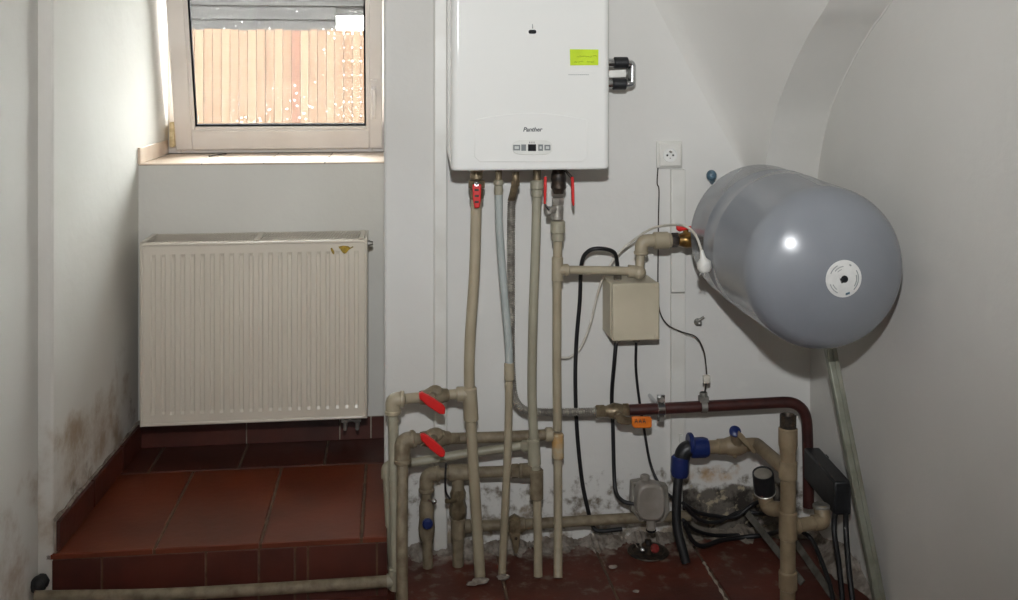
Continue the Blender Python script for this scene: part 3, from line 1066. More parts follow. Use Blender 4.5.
def lever(poly, Y, m, name, parent, th=0.012, bevel=0.003):
    return MB().prism([P(a, b, Y) for a, b in poly], (0, -th, 0)).build(name, m, parent, smooth=False, bevel=bevel)


def foot(px, py):
    return PF(px, py)


def fit_at(px, py, Y, d, L, r):
    return MB().collar(P(px, py, Y), d, L, r)


UP = Vector((0, 0, 1))
RT = Vector((1, 0, 0))

# pipe with red butterfly valve and its branch
f1 = foot(480, 577)
hp = thing('heating_pipe', 'beige heating pipe with red T-handled valve under the boiler', 'pipe', (f1.x, f1.y, 0))
MB().tube(crom([P(476.5, 196, YP), P(474.5, 270, YP), P(470, 340, YP), P(469.5, 392, YP), P(472.5, 450, YP), f1 + Vector((0, 0, 0.002))], 6), 0.0155, 16).build('pipe', 'ppr', hp)
MB().collar(P(470.3, 404, YP), P(469.5, 390, YP) - P(471.3, 421, YP), 0.095, 0.021).tube([P(470, 393.5, YP), P(458, 394, YP)], 0.0195, 14).build('tee', 'ppr', hp)
vb = MB()
vb.hexnut(P(476.5, 184, YP), UP, 0.022, 0.026).collar(P(476.5, 194, YP), UP, 0.03, 0.020).collar(P(476.5, 174, YP), UP, 0.03, 0.018)
vv = vb.build('ball_valve', 'brass', hp)
lever([(472.2, 184), (481.2, 184), (480.6, 200), (479.2, 207.5), (474.4, 208), (472.8, 200)], YP - 0.034, 'plastic_red', 'valve_handle', vv, 0.010)
MB().ball(P(476.7, 183, YP - 0.045), 0.0065, 10).tube([P(476.6, 184, YP), P(476.6, 184, YP - 0.045)], 0.006, 8).build('stem', 'chrome', vv)
for k in (189, 195, 201):
    MB().box(P(474.6, k, YP - 0.0445), P(478.8, k + 2.0, YP - 0.0435)).build('handle_slot', 'iron_black', vv)

# first branch: valve with red lever, elbow, riser in front of the alcove corner
YA1 = 2.78
br = thing('branch_pipe', 'beige branch pipe with upper red lever valve and tall drop by the alcove corner', 'pipe', P(396, 580, 2.72))
MB().tube([P(459, 394, YP), P(446, 395, YP), P(404, 399, YA1)], 0.0145, 16).build('pipe', 'ppr', br)
MB().collar(P(460, 394, YP), RT, 0.022, 0.0205).build('collar', 'ppr', br)
vvb = MB().lathe(P(447, 395, YP - 0.004), P(418, 398, YA1) - P(447, 395, YP - 0.004), [(0, 0.018), (0.012, 0.0195), (0.016, 0.021), (0.032, 0.026), (0.052, 0.026), (0.068, 0.020), (0.082, 0.0185)], 18)
vvb.tube([P(434, 394, YP - 0.02), P(431, 398, YP - 0.065)], 0.012, 12).ball(P(435, 392, 2.795), 0.021, 16, (1.1, 0.9, 0.9))
vvo = vvb.build('ball_valve', 'ppr_dirty', br)
lever([(418.6, 392.3), (422, 391.0), (433, 397), (443.5, 404.2), (445.2, 407), (444.8, 413.2), (439.5, 413.0), (428, 405.4), (419.6, 397.8)], 2.745, 'plastic_red', 'lever', vvo)
MB().tube(fillet([P(402, 399, YA1), P(392.5, 400, YA1), P(393, 412, YA1)], 0.035, 8), 0.0205, 18).collar(P(402, 399, YA1), RT, 0.014, 0.0225).collar(P(393, 412, YA1), UP, 0.014, 0.0225).build('elbow', 'ppr', br)
MB().tube([P(393, 410, YA1), P(394.5, 500, 2.75), P(396, 583, 2.71)], 0.0145, 16).build('drop_pipe', 'ppr_grey', br)
MB().collar(P(395.8, 578, 2.712), UP, 0.06, 0.0195).tube([P(395.8, 580, 2.712), P(387, 581, 2.712)], 0.0185, 14).build('tee', 'ppr_grey', br)
skp = MB().tube(crom([P(390, 581, 2.712), P(330, 585, 2.70), P(250, 590, 2.69), P(150, 595, 2.68), P(60, 596.5, 2.675), P(34, 597, 2.67)], 6), 0.0155, 14).build(
    'skirting_pipe', 'ppr_dirty', label='long dirty beige pipe lying along the foot of the tiled step', cat='pipe')
# short black tube, thick in the middle, in the corner by the step
MB().tube(crom([P(34, 590, 2.69), P(40, 583, 2.71), P(48, 577, 2.72)], 4), [0.012, 0.02, 0.022, 0.022, 0.022, 0.02, 0.02, 0.016, 0.01], 10).build(
    'dark_tube', 'cable_black', label='short black rounded tube in the corner beside the step', cat='lagging')

# second branch
YB2 = 2.72
f5 = foot(558, 578)
br2 = thing('branch_pipe', 'beige branch pipe with lower red lever valve', 'pipe', P(402, 600, 2.66))
MB().tube([P(551, 434.5, 2.853), P(500, 437, 2.858), P(458, 438.3, 2.855), P(446, 438.5, 2.80), P(415, 439, 2.765)], 0.0155, 16).build('pipe', 'ppr_dirty', br2)
MB().collar(P(549, 434.5, 2.854), RT, 0.022, 0.0205).build('collar', 'ppr', br2)
vvb = MB().lathe(P(449, 438, 2.80), P(418, 439, 2.765) - P(449, 438, 2.80), [(0, 0.018), (0.012, 0.0195), (0.018, 0.022), (0.034, 0.027), (0.056, 0.027), (0.070, 0.021), (0.086, 0.019)], 18)
vvb.tube([P(435, 437, 2.77), P(431, 441, 2.72)], 0.012, 12).ball(P(435.5, 434.5, 2.765), 0.021, 16, (1.15, 0.9, 0.9))
vvo = vvb.build('ball_valve', 'ppr_dirty', br2)
lever([(420.0, 432.8), (424, 432.0), (434, 439), (442.5, 447), (445.2, 450.5), (444.6, 455.2), (440.5, 456.2), (430, 448), (421.0, 438.8)], 2.715, 'plastic_red', 'lever', vvo)
MB().tube(fillet([P(415, 439, 2.765), P(402.5, 441, 2.755), P(402.5, 462, 2.75)], 0.045, 8), 0.0225, 18).collar(P(412, 439.2, 2.763), RT, 0.014, 0.0245).collar(P(402.6, 461, 2.75), UP, 0.014, 0.0245).build('elbow', 'ppr_dirty', br2)
MB().tube([P(402.6, 460, 2.75), P(402, 530, 2.68), PF(402, 612, 0.0)], 0.0155, 16).build('drop_pipe', 'ppr_dirty', br2)

# slanting pipe with its elbow behind the first drop
br3 = thing('slanting_pipe', 'grey-beige slanting pipe crossing behind the vertical pipes', 'pipe', P(390, 575, 2.80))
MB().tube([P(527, 445, 2.85), P(460, 454.5, 2.855), P(402, 464.5, 2.845)], 0.0125, 14).build('pipe', 'ppr_grey', br3)
MB().collar(P(526, 445.2, 2.845), RT, 0.026, 0.0165).build('collar', 'ppr_grey', br3)
MB().tube(fillet([P(400, 464.5, 2.845), P(386.5, 466.5, 2.84), P(387, 478, 2.835)], 0.035, 8), 0.0165, 16).build('elbow', 'ppr_grey', br3)
MB().tube([P(387, 476, 2.835), P(390, 530, 2.81), P(393.5, 572, 2.795), Vector((P(394, 578, 2.79).x, 2.79, 0.0))], 0.0125, 14).build('drop_pipe', 'ppr_grey', br3)

# thin grey-blue pipe
f2 = foot(502, 575)
tp = thing('water_pipe', 'thin grey-blue pipe turning beige below, under the boiler', 'pipe', (f2.x, f2.y, 0))
YT = 2.80
MB().tube(crom([P(498.5, 184, YT), P(499.5, 230, YT), P(504, 290, YT), P(508.3, 340, YT), P(509.3, 368, YT)], 6), 0.0112, 14).build('upper_pipe', 'ppr_blue', tp)
MB().collar(P(498.5, 182.5, YT), UP, 0.016, 0.0145).collar(P(498.5, 190, YT), UP, 0.03, 0.0122).build('nut', 'ppr_grey', tp)
MB().collar(P(509.2, 371.5, YT), UP, 0.05, 0.0145).build('sleeve', 'ppr', tp)
MB().tube(crom([P(509.2, 374, YT), P(508, 440, YT), P(505, 510, YT), f2 + Vector((0, 0, 0.001))], 6), 0.0112, 14).build('lower_pipe', 'ppr', tp)
MB().tube([P(498.5, 180, YT), P(498.5, 160, YT)], 0.010, 10).build('stub', 'brass', tp)

# corrugated gas hose and the gas pipe
YG = 2.875
gh = thing('gas_hose', 'corrugated stainless gas hose bending under the boiler into the red-brown pipe', 'hose', P(530, 412, YG))
MB().tube(crom([P(515.5, 172, YP), P(515.5, 181, YP), P(513.8, 190, YP + 0.01), P(511.5, 200, YP + 0.02)], 5), 0.0105, 14).hexnut(P(515.3, 183, YP), UP, 0.016, 0.0135).build('connector', 'brass', gh)
path = crom([P(511.5, 199, YP + 0.02), P(511, 230, YG - 0.02), P(511, 300, YG), P(511, 350, YG), P(512.5, 385, YG), P(516, 401, YG), P(525, 410, YG), P(540, 412, YG), P(570, 412, YG), P(597, 411.5, YG)], 30)
# resample at even spacing and ripple the radius
dist = [0.0]
for a, b in zip(path[:-1], path[1:]):
    dist.append(dist[-1] + (b - a).length)
tot = dist[-1]
pp, rr_ = [], []
nst = int(tot / 0.0034)
j = 0
for i in range(nst + 1):
    s = tot * i / nst
    while j < len(dist) - 2 and dist[j + 1] < s:
        j += 1
    t = (s - dist[j]) / max(dist[j + 1] - dist[j], 1e-9)
    pp.append(path[j].lerp(path[j + 1], t))
    rr_.append(0.0106 + 0.0018 * (1 if i % 2 else -1))
MB().tube(pp, rr_, 12).build('corrugated_tube', 'steel', gh, ang=80)
gp = thing('gas_pipe', 'red-brown painted steel gas pipe with orange handled valve, bending down by the corner', 'pipe', P(806, 520, YG))
gpath = fillet([P(622, 410.5, YG), P(720, 405.5, YG), P(806, 401, YG), P(808, 450, YG), P(808.5, 507, YG)], 0.085, 10)
MB().tube(gpath, 0.0165, 18).build('pipe', 'paint_oxide', gp)
mb = MB()
mb.hexnut(P(600, 411.5, YG), RT, 0.026, 0.0195).collar(P(606, 411.3, YG), RT, 0.02, 0.016).lathe(P(607, 411.3, YG), RT, [(0, 0.017), (0.010, 0.020), (0.022, 0.024), (0.034, 0.022), (0.046, 0.019)], 16)
mb.hexnut(P(625.5, 410.3, YG), RT, 0.018, 0.0205)
mb.tube([P(617, 412, YG), P(619, 417, YG - 0.045)], 0.012, 12)
vv = mb.build('gas_valve', 'brass', gp)
lever([(615.5, 414), (620, 411.8), (626, 416.5), (633, 417), (633, 423.5), (628, 424.5), (621, 424), (616.5, 422)], YG - 0.05, 'brass', 'lever_shank', vv, 0.006, 0.002)
hv = lever([(631, 415.8), (649, 415.8), (651, 417.2), (651, 425.6), (649, 427), (634, 427), (631.5, 425)], YG - 0.05, 'orange_vinyl', 'lever_grip', vv, 0.012, 0.003)
# worn dark lettering on the grip, no longer legible
for q in (636.2, 640.2, 644.2):
    MB().tube([P(q - 1.2, 423.2, YG - 0.0625), P(q, 418.8, YG - 0.0625), P(q + 1.2, 423.2, YG - 0.0625)], 0.0013, 5).build('grip_mark', 'print_dark', vv)
    MB().tube([P(q - 1.4, 421.6, YG - 0.0625), P(q + 1.4, 421.4, YG - 0.0625)], 0.0012, 5).build('grip_mark', 'print_dark', vv)
# pipe clamp
c = P(660.5, 408.5, YG)
mb = MB().collar(c, RT, 0.022, 0.0205, ch=0.001)
mb.box((c.x - 0.010, YG - 0.004, c.z + 0.018), (c.x + 0.012, YG + 0.004, c.z + 0.040)).box((c.x - 0.010, YG - 0.004, c.z - 0.036), (c.x + 0.010, YG + 0.004, c.z - 0.018))
mb.tube([(c.x, YG, c.z), (c.x, YW, c.z)], 0.006, 8)
clp = mb.build('pipe_clamp', 'chrome', gp)
for dz in (0.029, -0.027):
    MB().hexnut((c.x, YG - 0.008, c.z + dz), (0, 1, 0), 0.012, 0.0095).build('bolt', 'steel_dull', clp)
# earthing clamp
c = P(703.5, 406.3, YG)
mb = MB().collar(c, RT, 0.018, 0.019, ch=0.001)
mb.box((c.x - 0.013, YG - 0.012, c.z + 0.015), (c.x + 0.013, YG + 0.012, c.z + 0.030)).hexnut((c.x, YG, c.z + 0.036), UP, 0.012, 0.012)
mb.box((c.x - 0.009, YG - 0.008, c.z + 0.03), (c.x + 0.009, YG + 0.004, c.z + 0.042))
mb.build('earth_clamp', 'steel_dull', gp)

# grey pipe with tee
f4 = foot(538, 577)
wp = thing('water_pipe', 'grey-beige pipe with two stacked tees, between the gas hose and the mains pipe', 'pipe', (f4.x, f4.y, 0))
MB().tube(crom([P(537, 190, YP), P(535.5, 250, YP), P(533, 320, YP), P(532, 390, YP), P(534, 440, YP), P(537, 490, YP)], 6), 0.0135, 16).build('upper_pipe', 'ppr_grey', wp)
MB().collar(P(537, 184.5, YP), UP, 0.026, 0.0195).collar(P(537, 193, YP), UP, 0.024, 0.0165).build('nut', 'ppr_grey', wp)
MB().tube([P(537, 180, YP), P(537, 160, YP)], 0.012, 10).build('stub', 'brass', wp)
MB().collar(P(534, 452, YP), P(534, 440, YP) - P(535.5, 466, YP), 0.075, 0.0185).tube([P(534, 446, YP), P(524, 446, 2.845)], 0.017, 12).build('tee', 'ppr_grey', wp)
MB().collar(P(536.5, 484, YP), UP, 0.085, 0.0195).tube([P(536, 470, YP), P(526, 470.5, 2.85)], 0.0185, 12).build('tee', 'ppr_dirty', wp)
MB().tube([P(537, 495, YP), P(538, 540, YP), f4 + Vector((0, 0, 0.001))], 0.0125, 16).build('lower_pipe', 'ppr', wp)

# mains pipe with black and brass valves
mp = thing('mains_pipe', 'beige pipe with black fitting, brass valve and branch to the expansion vessel', 'pipe', (f5.x, f5.y, 0))
MB().lathe(P(558.5, 172, YP), -UP, [(-0.03, 0.014), (0, 0.019), (0.006, 0.021), (0.02, 0.023), (0.03, 0.020), (0.045, 0.022), (0.052, 0.017), (0.062, 0.0145)], 10).build('black_fitting', 'iron_black', mp)
mb = MB().hexnut(P(557.8, 201, YP), UP, 0.02, 0.0185).collar(P(557.5, 212, YP), UP, 0.045, 0.0165)
mb.tube([P(557.5, 209, YP), P(549, 210.5, YP - 0.02)], 0.0105, 12).hexnut(P(548.5, 211, YP - 0.02), RT, 0.012, 0.0135)
vv = mb.build('drain_valve', 'steel', mp)
lever([(543.6, 177), (546.2, 176), (546.4, 186), (545.4, 203.5), (543.4, 203.5)], YP - 0.035, 'plastic_red', 'lever', vv, 0.010, 0.0015)
MB().tube([P(544.5, 203, YP - 0.038), P(546, 206, YP - 0.035), P(549, 210, YP - 0.03)], 0.0035, 8).build('lever_link', 'chrome', vv)
lever([(570.6, 177), (573.2, 176.5), (573.8, 186), (574.0, 204.5), (572.6, 206), (571.2, 200)], YP - 0.02, 'plastic_red', 'lever', vv, 0.010, 0.0015)
MB().tube([P(560, 170, YP), P(566, 171, YP - 0.01), P(571.5, 177.5, YP - 0.025)], 0.0045, 8).build('lever_link', 'chrome', vv)
MB().collar(P(557.8, 227, YP), UP, 0.036, 0.0215).collar(P(557.8, 236.5, YP), UP, 0.028, 0.0175).build('union_nut', 'ppr_grey', mp)
MB().tube([P(557.8, 238, YP), P(557, 290, YP), P(556.8, 360, 2.838), P(557.5, 430, 2.851)], 0.0132, 16).build('upper_pipe', 'ppr', mp)
MB().collar(P(557.4, 269, YP), UP, 0.071, 0.0165).tube([P(558, 269.5, YP), P(567, 269.8, YP)], 0.0165, 12).collar(P(566.5, 270, YP), RT, 0.014, 0.0175).build('tee', 'ppr', mp)
MB().collar(P(557.8, 446, 2.853), UP, 0.072, 0.0178).build('tee', 'ppr_rust', mp)
MB().tube([P(557.8, 458, 2.853), P(558, 520, 2.845), f5 + Vector((0, 0, 0.001))], 0.0128, 16).build('lower_pipe', 'ppr', mp)
YV = 2.84
MB().tube([P(566, 270, YP), P(610, 270.5, YP), P(637, 271.5, YV - 0.01)], 0.0125, 14).build('branch', 'ppr', mp)
el = MB()
el.ball(P(639, 272.5, YV - 0.012), 0.021, 16).tube([P(639.3, 272, YV - 0.01), P(640.5, 255, YV), P(641, 245, YV)], 0.0135, 14).tube([P(628, 271, YV - 0.008), P(638, 272, YV - 0.01)], 0.0185, 14)
el.build('swivel_elbow', 'ppr', mp)
MB().tube(fillet([P(641.2, 254, YV), P(641.5, 241, YV), P(655, 240.5, YV)], 0.032, 8), 0.0195, 16).collar(P(641.2, 252.5, YV), UP, 0.012, 0.0215).collar(P(661, 240.5, YV), RT, 0.045, 0.0255).collar(P(668.5, 240.5, YV), RT, 0.016, 0.0225).build('elbow', 'ppr', mp)
mb = MB()
mb.hexnut(P(675, 240, YV), RT, 0.022, 0.0205).lathe(P(678, 240, YV), RT, [(0, 0.016), (0.010, 0.020), (0.022, 0.025), (0.036, 0.024), (0.048, 0.019), (0.085, 0.017), (0.10, 0.019)], 16)
mb.hexnut(P(697.5, 240, YV), RT, 0.014, 0.0215)
mb.tube([P(685, 238, YV), P(686, 229, YV)], 0.008, 10)
vv = mb.build('brass_valve', 'brass_bright', mp)
MB().hexnut(P(674.5, 240, YV), RT, 0.020, 0.0215).build('black_nut', 'iron_black', vv)
lever([(675.5, 225.6), (684.5, 226.5), (692, 225.4), (695, 227.8), (693.5, 230.6), (686, 229.2), (678.5, 231.4), (675.8, 229.4)], YV - 0.010, 'plastic_red', 'butterfly_handle', vv, 0.012, 0.003)

# ------------------------------------------------------------------ old low pipes on the wall
op = thing('old_pipe', 'grimy old pipe with two down-pipes and a blue capped valve', 'pipe', P(444, 560, 2.89))
YO = 2.89
MB().tube([P(530, 470.5, 2.865), P(500, 471.5, YO), P(432, 474, YO)], 0.0160, 14).build('pipe', 'ppr_dirty', op)
MB().collar(P(524.5, 470.6, 2.866), RT, 0.034, 0.0205).hexnut(P(515, 470.8, 2.875), RT, 0.02, 0.021).build('union', 'ppr_dirty', op)
MB().tube(fillet([P(440, 473.5, YO), P(426.5, 474.5, YO), P(426.5, 492, YO)], 0.04, 8), 0.0205, 16).collar(P(438, 473.8, YO), RT, 0.012, 0.023).collar(P(426.5, 490, YO), UP, 0.012, 0.023).build('elbow', 'ppr_dirty', op)
MB().collar(P(458.5, 472.5, YO), RT, 0.062, 0.0235).tube([P(458, 474, YO), P(458, 489, YO)], 0.0185, 14).build('tee', 'ppr_dirty', op)
MB().tube([P(426.5, 488, YO), P(427, 540, YO), Vector((P(428, 566, YO).x, YO, 0.0))], 0.0150, 14).build('drop_pipe', 'ppr_dirty', op)
mb = MB().lathe(P(426.6, 500, YO), -UP, [(0, 0.018), (0.02, 0.022), (0.05, 0.021), (0.08, 0.024), (0.10, 0.022), (0.115, 0.018)], 16).tube([P(427, 523, YO), P(427.5, 523.5, YO - 0.04)], 0.0155, 14)
vv = mb.build('stop_valve', 'ppr_dirty', op)
MB().lathe(P(427.5, 523.5, YO - 0.038), (0, -1, 0), [(0, 0.0155), (0.006, 0.015), (0.010, 0.011), (0.011, 0.002)], 16).build('cap', 'plastic_blue', vv)
MB().lathe(P(458, 488, YO), -UP, [(0, 0.018), (0.015, 0.024), (0.035, 0.020), (0.055, 0.026), (0.075, 0.025), (0.09, 0.018), (0.11, 0.020)], 8).tube([P(457, 500, YO - 0.01), P(446, 501, YO - 0.03)], 0.007, 8).build('check_valve', 'brass', op)
MB().tube([P(458, 512, YO), Vector((P(458, 556, YO).x, YO, 0.0))], 0.0165, 14).collar(P(458, 528, YO), UP, 0.06, 0.0205).build('drop_pipe', 'ppr_dirty', op)
MB().ball(P(434, 501.5, YO - 0.04), 0.0085, 10).tube([P(428, 500, YO - 0.01), P(434, 501.5, YO - 0.035)], 0.005, 8).build('drain_screw', 'chrome', op)
MB().tube(crom([P(446, 463, YO - 0.03), P(445.3, 480, YO - 0.03), P(446, 492, YO - 0.03), P(450, 499, YO - 0.032)], 5), 0.003, 8).build(
    'wire', 'cable_black', label='short black wire hanging in front of the grimy old pipe', cat='wire')

lp = thing('low_pipe', 'long beige pipe running low along the wall with a brass drain cock', 'pipe', P(550, 524, 2.91))
YL = 2.915
MB().tube([P(462, 526.5, YL), P(520, 524.5, YL), P(580, 521, YL), P(645, 517.5, YL), P(690, 515.5, YL)], 0.0155, 14).build('pipe', 'ppr_dirty', lp)
for qx, qy, ql in ((466, 526.4, 0.03), (507, 525, 0.03), (522, 524.2, 0.02)):
    MB().collar(P(qx, qy, YL), RT, ql, 0.0193).build('collar', 'ppr_dirty', lp)
mb = MB().tube([P(515, 524.5, YL), P(515, 522, YL - 0.045)], 0.016, 14).hexnut(P(514.6, 521, YL - 0.045), (0, 1, 0), 0.02, 0.019)
mb.prism([P(a, b, YL - 0.05) for a, b in ((509, 519), (520, 519), (519.5, 533), (518, 546), (516.5, 551.5), (514, 551.5), (511.5, 540), (509, 528))], (0, -0.014, 0))
vv = mb.build('drain_cock', 'brass', lp)
MB().lathe(P(516, 538.5, YL - 0.064), (0, -1, 0), [(0, 0.0045), (0.001, 0.0045)], 10).build('hole', 'iron_black', vv)

# ------------------------------------------------------------------ junction box and cables
YJ = 2.87
j0, j1 = P(613, 341.5, YJ), P(659, 283, YJ)
jb = thing('junction_box', 'beige square junction box on the wall beneath the branch pipe', 'box', Vector(((j0.x + j1.x) / 2, YW, j0.z)))
jl = PX(603.2, YW) - 0.0
body = MB().prism([(j0.x - 0.004, YJ + 0.02, j0.z + 0.003), (j1.x, YJ + 0.02, j0.z + 0.003), (j1.x, YJ + 0.02, j1.z), (j0.x - 0.004, YJ + 0.02, j1.z)], (0, YW - YJ - 0.02, 0)).build('box_body', 'box_beige', jb, smooth=False, bevel=0.004)
mb = MB().box((j0.x - 0.001, YJ, j0.z), (j1.x + 0.002, YJ + 0.021, j1.z + 0.001))
lid = mb.build('box_lid', 'box_beige', jb, smooth=False, bevel=0.004)
for sx_, sz_ in ((0, 0), (0, 1), (1, 0), (1, 1)):
    q = Vector((j0.x + 0.010 if not sx_ else j1.x - 0.009, YJ, j0.z + 0.010 if not sz_ else j1.z - 0.010))
    MB().lathe(q + Vector((0, 0.002, 0)), (0, -1, 0), [(0, 0.006), (0.004, 0.006), (0.0045, 0.004)], 12).build('corner_screw', 'box_beige', lid)
for px_ in (617, 637):
    q = P(px_, 341.5, 2.92)
    MB().collar(Vector((q.x, 2.93, j0.z - 0.008)), UP, 0.022, 0.012).build('cable_gland', 'box_grey_plastic', jb)
q0 = P(617.5, 281, 2.93)
MB().collar(Vector((q0.x, 2.93, j1.z + 0.010)), UP, 0.022, 0.012).build('cable_gland', 'box_grey_plastic', jb)

YCb = 2.93
lastp = P(640, 531.5, 2.96)
MB().tube(crom([Vector((q0.x, 2.93, j1.z + 0.015)), P(617, 262, YCb), P(613.5, 252, YCb - 0.02), P(600, 248.5, YCb - 0.04), P(588, 251.5, YCb - 0.03), P(581.5, 264, YCb), P(579.8, 300, YCb + 0.02), P(576.5, 340, YCb + 0.03), P(575.3, 380, YCb + 0.03), P(577, 430, YCb + 0.03), P(582, 480, YCb + 0.03), P(588.5, 512, 2.955), P(592.5, 526, 2.955), P(600, 531, 2.95), P(622, 529, 2.95)], 8), 0.0062, 10).build(
    'power_cable', 'cable_black', label='thick black cable looping over the top of the junction box and down', cat='cable')
MB().tube(crom([Vector((P(617, 341, 2.92).x, 2.93, j0.z - 0.01)), P(614.5, 360, YCb), P(611.8, 395, YCb + 0.03), P(613, 430, YCb + 0.03), P(614, 470, YCb + 0.02), P(616, 492, YCb), P(623, 501, YCb - 0.03), P(634, 504, 2.89)], 8), 0.006, 10).build(
    'power_cable', 'cable_black', label='thick black cable dropping from the junction box to the plastic housing', cat='cable')
MB().tube(crom([Vector((P(637, 341, 2.92).x, 2.93, j0.z - 0.01)), P(636, 370, YCb + 0.03), P(640, 405, YCb + 0.04), P(645, 435, YCb + 0.04), P(650, 462, YCb + 0.04), P(657, 480, YCb + 0.02), P(668, 494, YCb), P(676, 499, YCb - 0.04)], 8), 0.0042, 10).build(
    'power_cable', 'cable_black', label='thin black cable dropping from the junction box towards the blue fittings', cat='cable')
# white lead with a plug hanging at the vessel
YWc = 2.60
plug = thing('power_lead', 'white power lead arching over to a plug dangling beside the vessel', 'cable', P(704, 270, YWc))
MB().tube(crom([P(561, 357.5, 2.96), P(570, 357, 2.97), P(581, 347, 2.97), P(590, 325, 2.96), P(596, 300, 2.95), P(603, 278, 2.94), P(618, 254, 2.93), P(634, 240, 2.90), P(652, 228.5, 2.84), P(672, 225, 2.72), P(686, 226.5, YWc), P(696, 236, YWc), P(702, 252, YWc)], 8), 0.0036, 10).build('lead', 'wire_white', plug)
MB().tube([P(701.6, 250, YWc), P(703, 258, YWc), P(704, 262, YWc), P(704.5, 268, YWc), P(705, 271.5, YWc)], [0.004, 0.008, 0.019, 0.020, 0.014], 14).build('plug_body', 'white_plastic', plug)
MB().tube([P(702, 269, YWc), P(699.5, 276, YWc - 0.005)], 0.0026, 8).build('plug_pin', 'steel_dull', plug)
MB().tube([P(706, 270, YWc), P(704, 277, YWc - 0.005)], 0.0026, 8).build('plug_pin', 'steel_dull', plug)
# earth wire from the socket down to the clamp
ew = thing('earth_wire', 'thin dark wire running down the wall from the socket to the earth clamp', 'wire', P(706, 397, YG))
MB().tube(crom([P(658, 167, 2.992), P(657.2, 183, 2.99), P(659, 190, 2.99), P(658.5, 215, 2.99), P(658.2, 250, 2.985), P(658, 290, 2.985), P(660, 312, 2.98), P(668, 325, 2.97), P(682, 332, 2.96), P(696, 337, 2.95), P(703.5, 350, 2.93), P(706, 366, 2.91), P(706.5, 378, 2.895), P(704.5, 394, YG)], 7), 0.0021, 8).build('wire', 'iron_black', ew)
c = P(706, 380, 2.894)
MB().box((c.x - 0.010, c.y - 0.012, c.z - 0.008), (c.x + 0.010, c.y + 0.004, c.z + 0.016)).build('terminal_block', 'wire_white', ew, smooth=False, bevel=0.003)
MB().lathe(P(697.5, 322, YW), (0, -1, 0), [(0, 0.012), (0.006, 0.012), (0.010, 0.008), (0.025, 0.006), (0.027, 0.003)], 12).tube([P(697.5, 321, YW - 0.012), P(704, 317, YW - 0.02)], 0.004, 8).build(
    'wall_bolt', 'steel_dull', label='small metal bolt sticking out of the wall below the vessel', cat='bolt')
MB().ball(P(711.5, 175.5, 2.97), 0.0165, 14, (1, 0.8, 1.05)).tube([P(711.5, 176, 2.96), P(712.5, 182, YW)], 0.009, 10).build(
    'wall_hook', 'blue_plug', label='round blue-grey knob on the wall above the vessel', cat='hook')

# ------------------------------------------------------------------ expansion vessel
ya, yb2 = 2.39, 2.745
ca = P(815.5, 264, ya); cb = P(760, 235, yb2)
ca = ca + (ca - cb).normalized() * 0.030
ax = (cb - ca).normalized()
Lc = (cb - ca).length
R = 0.2025
front, back = 0.150, 0.115
prof_t = []
# torispherical end: shallow crown, rounded knuckle
RS_, RK_ = 0.30, 0.088
tk = math.asin((R - RK_) / (RS_ - RK_))
front = RS_ - (RS_ - RK_) * math.cos(tk)
for k in range(0, 13):
    a = tk * k / 12
    prof_t.append((-front + RS_ * (1 - math.cos(a)), RS_ * math.sin(a)))
for k in range(1, 13):
    a = tk + (math.pi / 2 - tk) * k / 12
    prof_t.append((-RK_ * math.cos(a), (RS_ - RK_) * math.sin(tk) + RK_ * math.sin(a)))
pf = [(t, r) for t, r in prof_t]
pf += [(Lc * 0.50, R + 0.0005), (Lc * 0.515, R + 0.0016), (Lc * 0.545, R + 0.0016), (Lc * 0.56, R), (Lc * 0.70, R), (Lc * 0.715, R + 0.0016), (Lc * 0.735, R + 0.0016), (Lc * 0.75, R - 0.001)]
for k in range(0, 13):
    a = (math.pi / 2) * (1 - k / 12)
    pf.append((Lc + back * math.cos(a), max((R - 0.001) * math.sin(a) ** 0.85, 0.0)))
tank = thing('expansion_vessel', 'large grey steel expansion vessel jutting from the wall in the corner', 'tank', ca + ax * (Lc * 0.5) - Vector((0, 0, R)))
shell = MB().lathe(ca, ax, pf, 72).build('shell', 'tank_grey', tank, ang=50)
# round paper label on the front dome with a central valve hole


def dome(r):
    """t on the dome for radius r, slightly proud of the steel"""
    for (t0, r0), (t1, r1) in zip(prof_t[:-1], prof_t[1:]):
        if r0 <= r <= r1:
            f = (r - r0) / max(r1 - r0, 1e-9)
            return t0 + (t1 - t0) * f
    return prof_t[0][0]


lb = [(dome(r) - 0.0012, r) for r in (0.0, 0.012, 0.02, 0.03, 0.040, 0.0445)]
LBL = MB().lathe(ca, ax, lb + [(dome(0.0445) + 0.001, 0.0447)], 40).build('round_label', 'tank_label', shell)
mb = MB()
nv = Vector((0, 0, 1)); nv = (nv - ax * nv.dot(ax)).normalized(); bvv = nv.cross(ax)


def dpt(r, a, lift=0.002):
    return ca + ax * (dome(r) - lift) + (nv * math.cos(a) + bvv * math.sin(a)) * r


